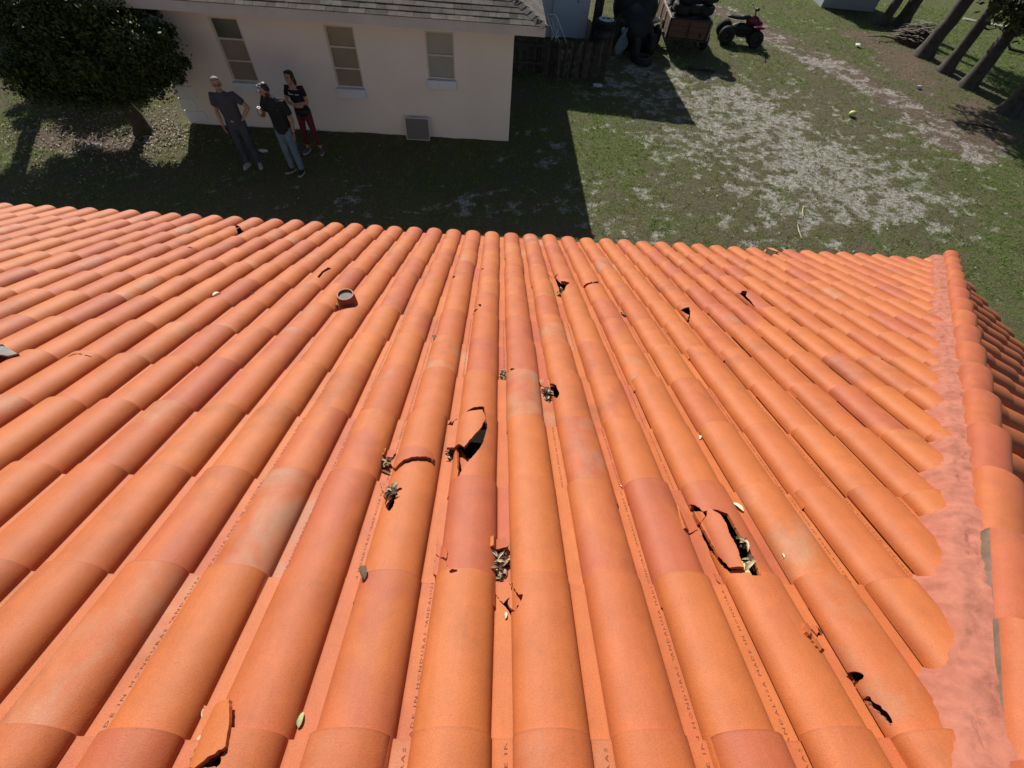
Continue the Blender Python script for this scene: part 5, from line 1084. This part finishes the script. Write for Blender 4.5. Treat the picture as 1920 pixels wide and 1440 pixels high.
mb = MB(); mb.box((0.0, -.128, 1.0), (.05, .02, .032)); mb.build('belt_buckle', m_chrome, o, 0)
# bearded man, hand at his chest holding a glass
J2 = dict(pelvis=(.0, 0, .95), waist=(.0, .0, 1.10), chest=(-.01, -.01, 1.31), neck=(-.03, -.035, 1.535), head=(-.065, -.085, 1.655), look=(-.80, -.52, -.38), twist=-.42, hiptwist=-.3, sh_l=(.20, -.055, 1.44), el_l=(.255, -.03, 1.15), wr_l=(.25, -.13, .91), hd_l=((.05, -.22, -1), (-1, -.2, .1), .35, 1), sh_r=(-.20, .07, 1.44), el_r=(-.275, -.06, 1.185), wr_r=(-.245, -.235, 1.30), hd_r=((.18, -.12, 1), (.75, -.5, -.1), 1.0, -1),
          hp_l=(.085, -.02, .92), kn_l=(.105, -.05, .49), an_l=(.115, -.02, .10), toe_l=(-.15, -1, 0), hp_r=(-.085, .02, .92), kn_r=(-.09, -.03, .49), an_r=(-.10, .03, .10), toe_r=(-.75, -.8, 0))
o, hd, F = person((-4.50, 9.40, -.005), R(0), 'bearded man in black polo and light jeans raising a glass to his chest', J2, (sk2, m_polo, m_jean_l, m_shoe_b, m_sole_w, m_hair_b), fat=1.08, sleeve=.72)
hair(o, hd, F, m_hair_b, [((0, .04, .06), (.079, .078, .070)), ((0, -.012, .104), (.060, .066, .028)), ((-.070, .03, .02), (.013, .035, .045)), ((.070, .03, .02), (.013, .035, .045)), ((0, .075, .005), (.062, .035, .055))])
mb = MB(); mb.ell(hd + F @ [0, -.045, -.095], (.058, .052, .040), 8, M3=F); mb.ell(hd + F @ [0, -.078, -.112], (.036, .030, .034), 7, M3=F)
for s_ in (-1, 1): mb.ell(hd + F @ [s_ * .062, -.005, -.055], (.014, .038, .05), 7, M3=F); mb.tube([hd + F @ [0, -.098, -.045], hd + F @ [s_ * .03, -.086, -.058]], .009, 6)
fuse('beard', mb, m_hair_b, .007, o, 1)
mb = MB(); mb.tube([hd + F @ [-.075, -.01, .10], hd + F @ [-.04, -.055, .118], hd + F @ [0, -.062, .124], hd + F @ [.04, -.055, .118], hd + F @ [.075, -.01, .10]], .012, 8); mb.build('sunglasses', M('shiny_lens', (.5, .5, .52), .12, .1, metal=.8), o, 60)
mb = MB(); mb.ring((.25, -.128, .925), .030, .009, 'z', 18, 8); mb.build('watch_strap', m_black, o, 60)
mb = MB(); mb.ell((.085, -.150, 1.35), (.022, .006, .012), 6); mb.build('chest_logo', M('logo_grey', (.30, .27, .30), .8), o, 60)
mb = MB(); th = np.arange(14) * 2 * math.pi / 14; rg = lambda r, z: np.stack([np.cos(th) * r, np.sin(th) * r, np.full(14, z)], 1); mb.loft([rg(.024, 0), rg(.026, .008), rg(.031, .115), rg(.029, .115), rg(.024, .012)], cap=False); mb.add(rg(.0245, .012), [tuple(range(14))])
gl = mb.build('drinking_glass', M('pale_glass', (.55, .55, .54), .15, .1, spec=.6), None, 50); gl.location = (-4.50 - .188, 9.40 - .30, 1.33); gl.rotation_euler = (.1, .1, 0); tag(gl, 'small pale glass held by the bearded man', 'glass')
mb = MB(); mb.loft([rg(.0242, .014), rg(.027, .06)]); k = mb.build('drink', M('amber_drink', (.22, .07, .03), .2), gl, 50)
# woman with folded arms
J3 = dict(pelvis=(.02, 0, .90), waist=(.0, .0, 1.04), chest=(-.02, 0, 1.20), neck=(-.03, -.01, 1.40), head=(-.045, -.03, 1.525), look=(-.30, -.95, .05), vneck=1, twist=-.06, sh_l=(.135, 0, 1.335), el_l=(.20, -.06, 1.08), wr_l=(-.03, -.185, 1.09), hd_l=((-1, .1, .08), (.1, 1, 0), .4, 1), sh_r=(-.175, 0, 1.335), el_r=(-.235, -.06, 1.08), wr_r=(.01, -.20, 1.055), hd_r=((1, .15, .03), (-.1, 1, 0), .5, -1),
          hp_l=(.095, 0, .86), kn_l=(.14, -.03, .47), an_l=(.18, .01, .10), toe_l=(.25, -1, 0), hp_r=(-.06, 0, .86), kn_r=(-.085, -.03, .47), an_r=(-.125, .0, .10), toe_r=(-.3, -1, 0))
o, hd, F = person((-4.38, 10.30, -.005), R(0), 'woman with folded arms in black tee and maroon leggings by the stucco wall', J3, (sk3, m_blk, m_maroon, m_shoe_n, m_sole_w, m_hair_b), True, .55, .96, .80)
hair(o, hd, F, m_hair_b, [((0, .038, .055), (.083, .082, .078)), ((-.03, -.02, .100), (.040, .06, .026)), ((.03, -.02, .100), (.040, .06, .026)), ((-.072, .01, .03), (.014, .05, .06)), ((.072, .01, .03), (.014, .05, .06)), ((0, .105, -.02), (.04, .045, .075)), ((.05, .085, -.09), (.03, .035, .08))])
mb = MB(); mb.ell((.06, -.105, .915), (.13, .05, .065), 8); mb.ell((.07, -.14, .90), (.08, .025, .045), 7); wb_ = fuse('waist_bag', mb, m_black, .012, o, 2)
mb = MB()
for i, (x, z, dx, dz) in enumerate([(-.105, 1.272, .008, .05), (-.092, 1.262, .02, .02), (-.075, 1.255, .02, .012), (-.05, 1.254, .022, .014), (-.027, 1.253, .014, .012), (.028, 1.252, .016, .02), (.048, 1.252, .014, .018), (.066, 1.25, .014, .016), (.083, 1.248, .012, .022)]): mb.box((x - .005, -.122 + .25 * (x + .02) ** 2, z), (dx, .006, dz))
mb.build('shirt_print', m_whitepl, o, 0)
mb = MB(); mb.ring((.085, -.175, 1.06), .026, .006, 'x', 16, 6); mb.build('bracelet', m_chrome, o, 60)

# the far yard sits on the surveyed sight lines: draw the far things in along them
for o in list(col.objects):
    if o.parent is None and o.type in ('MESH', 'EMPTY') and o.get('kind') != 'structure' and o.location.y > 13 and o.name != 'lawn_grass':
        k_ = 1 - .0025 * (o.location.y - 11); o.location.x *= k_; o.location.y *= k_
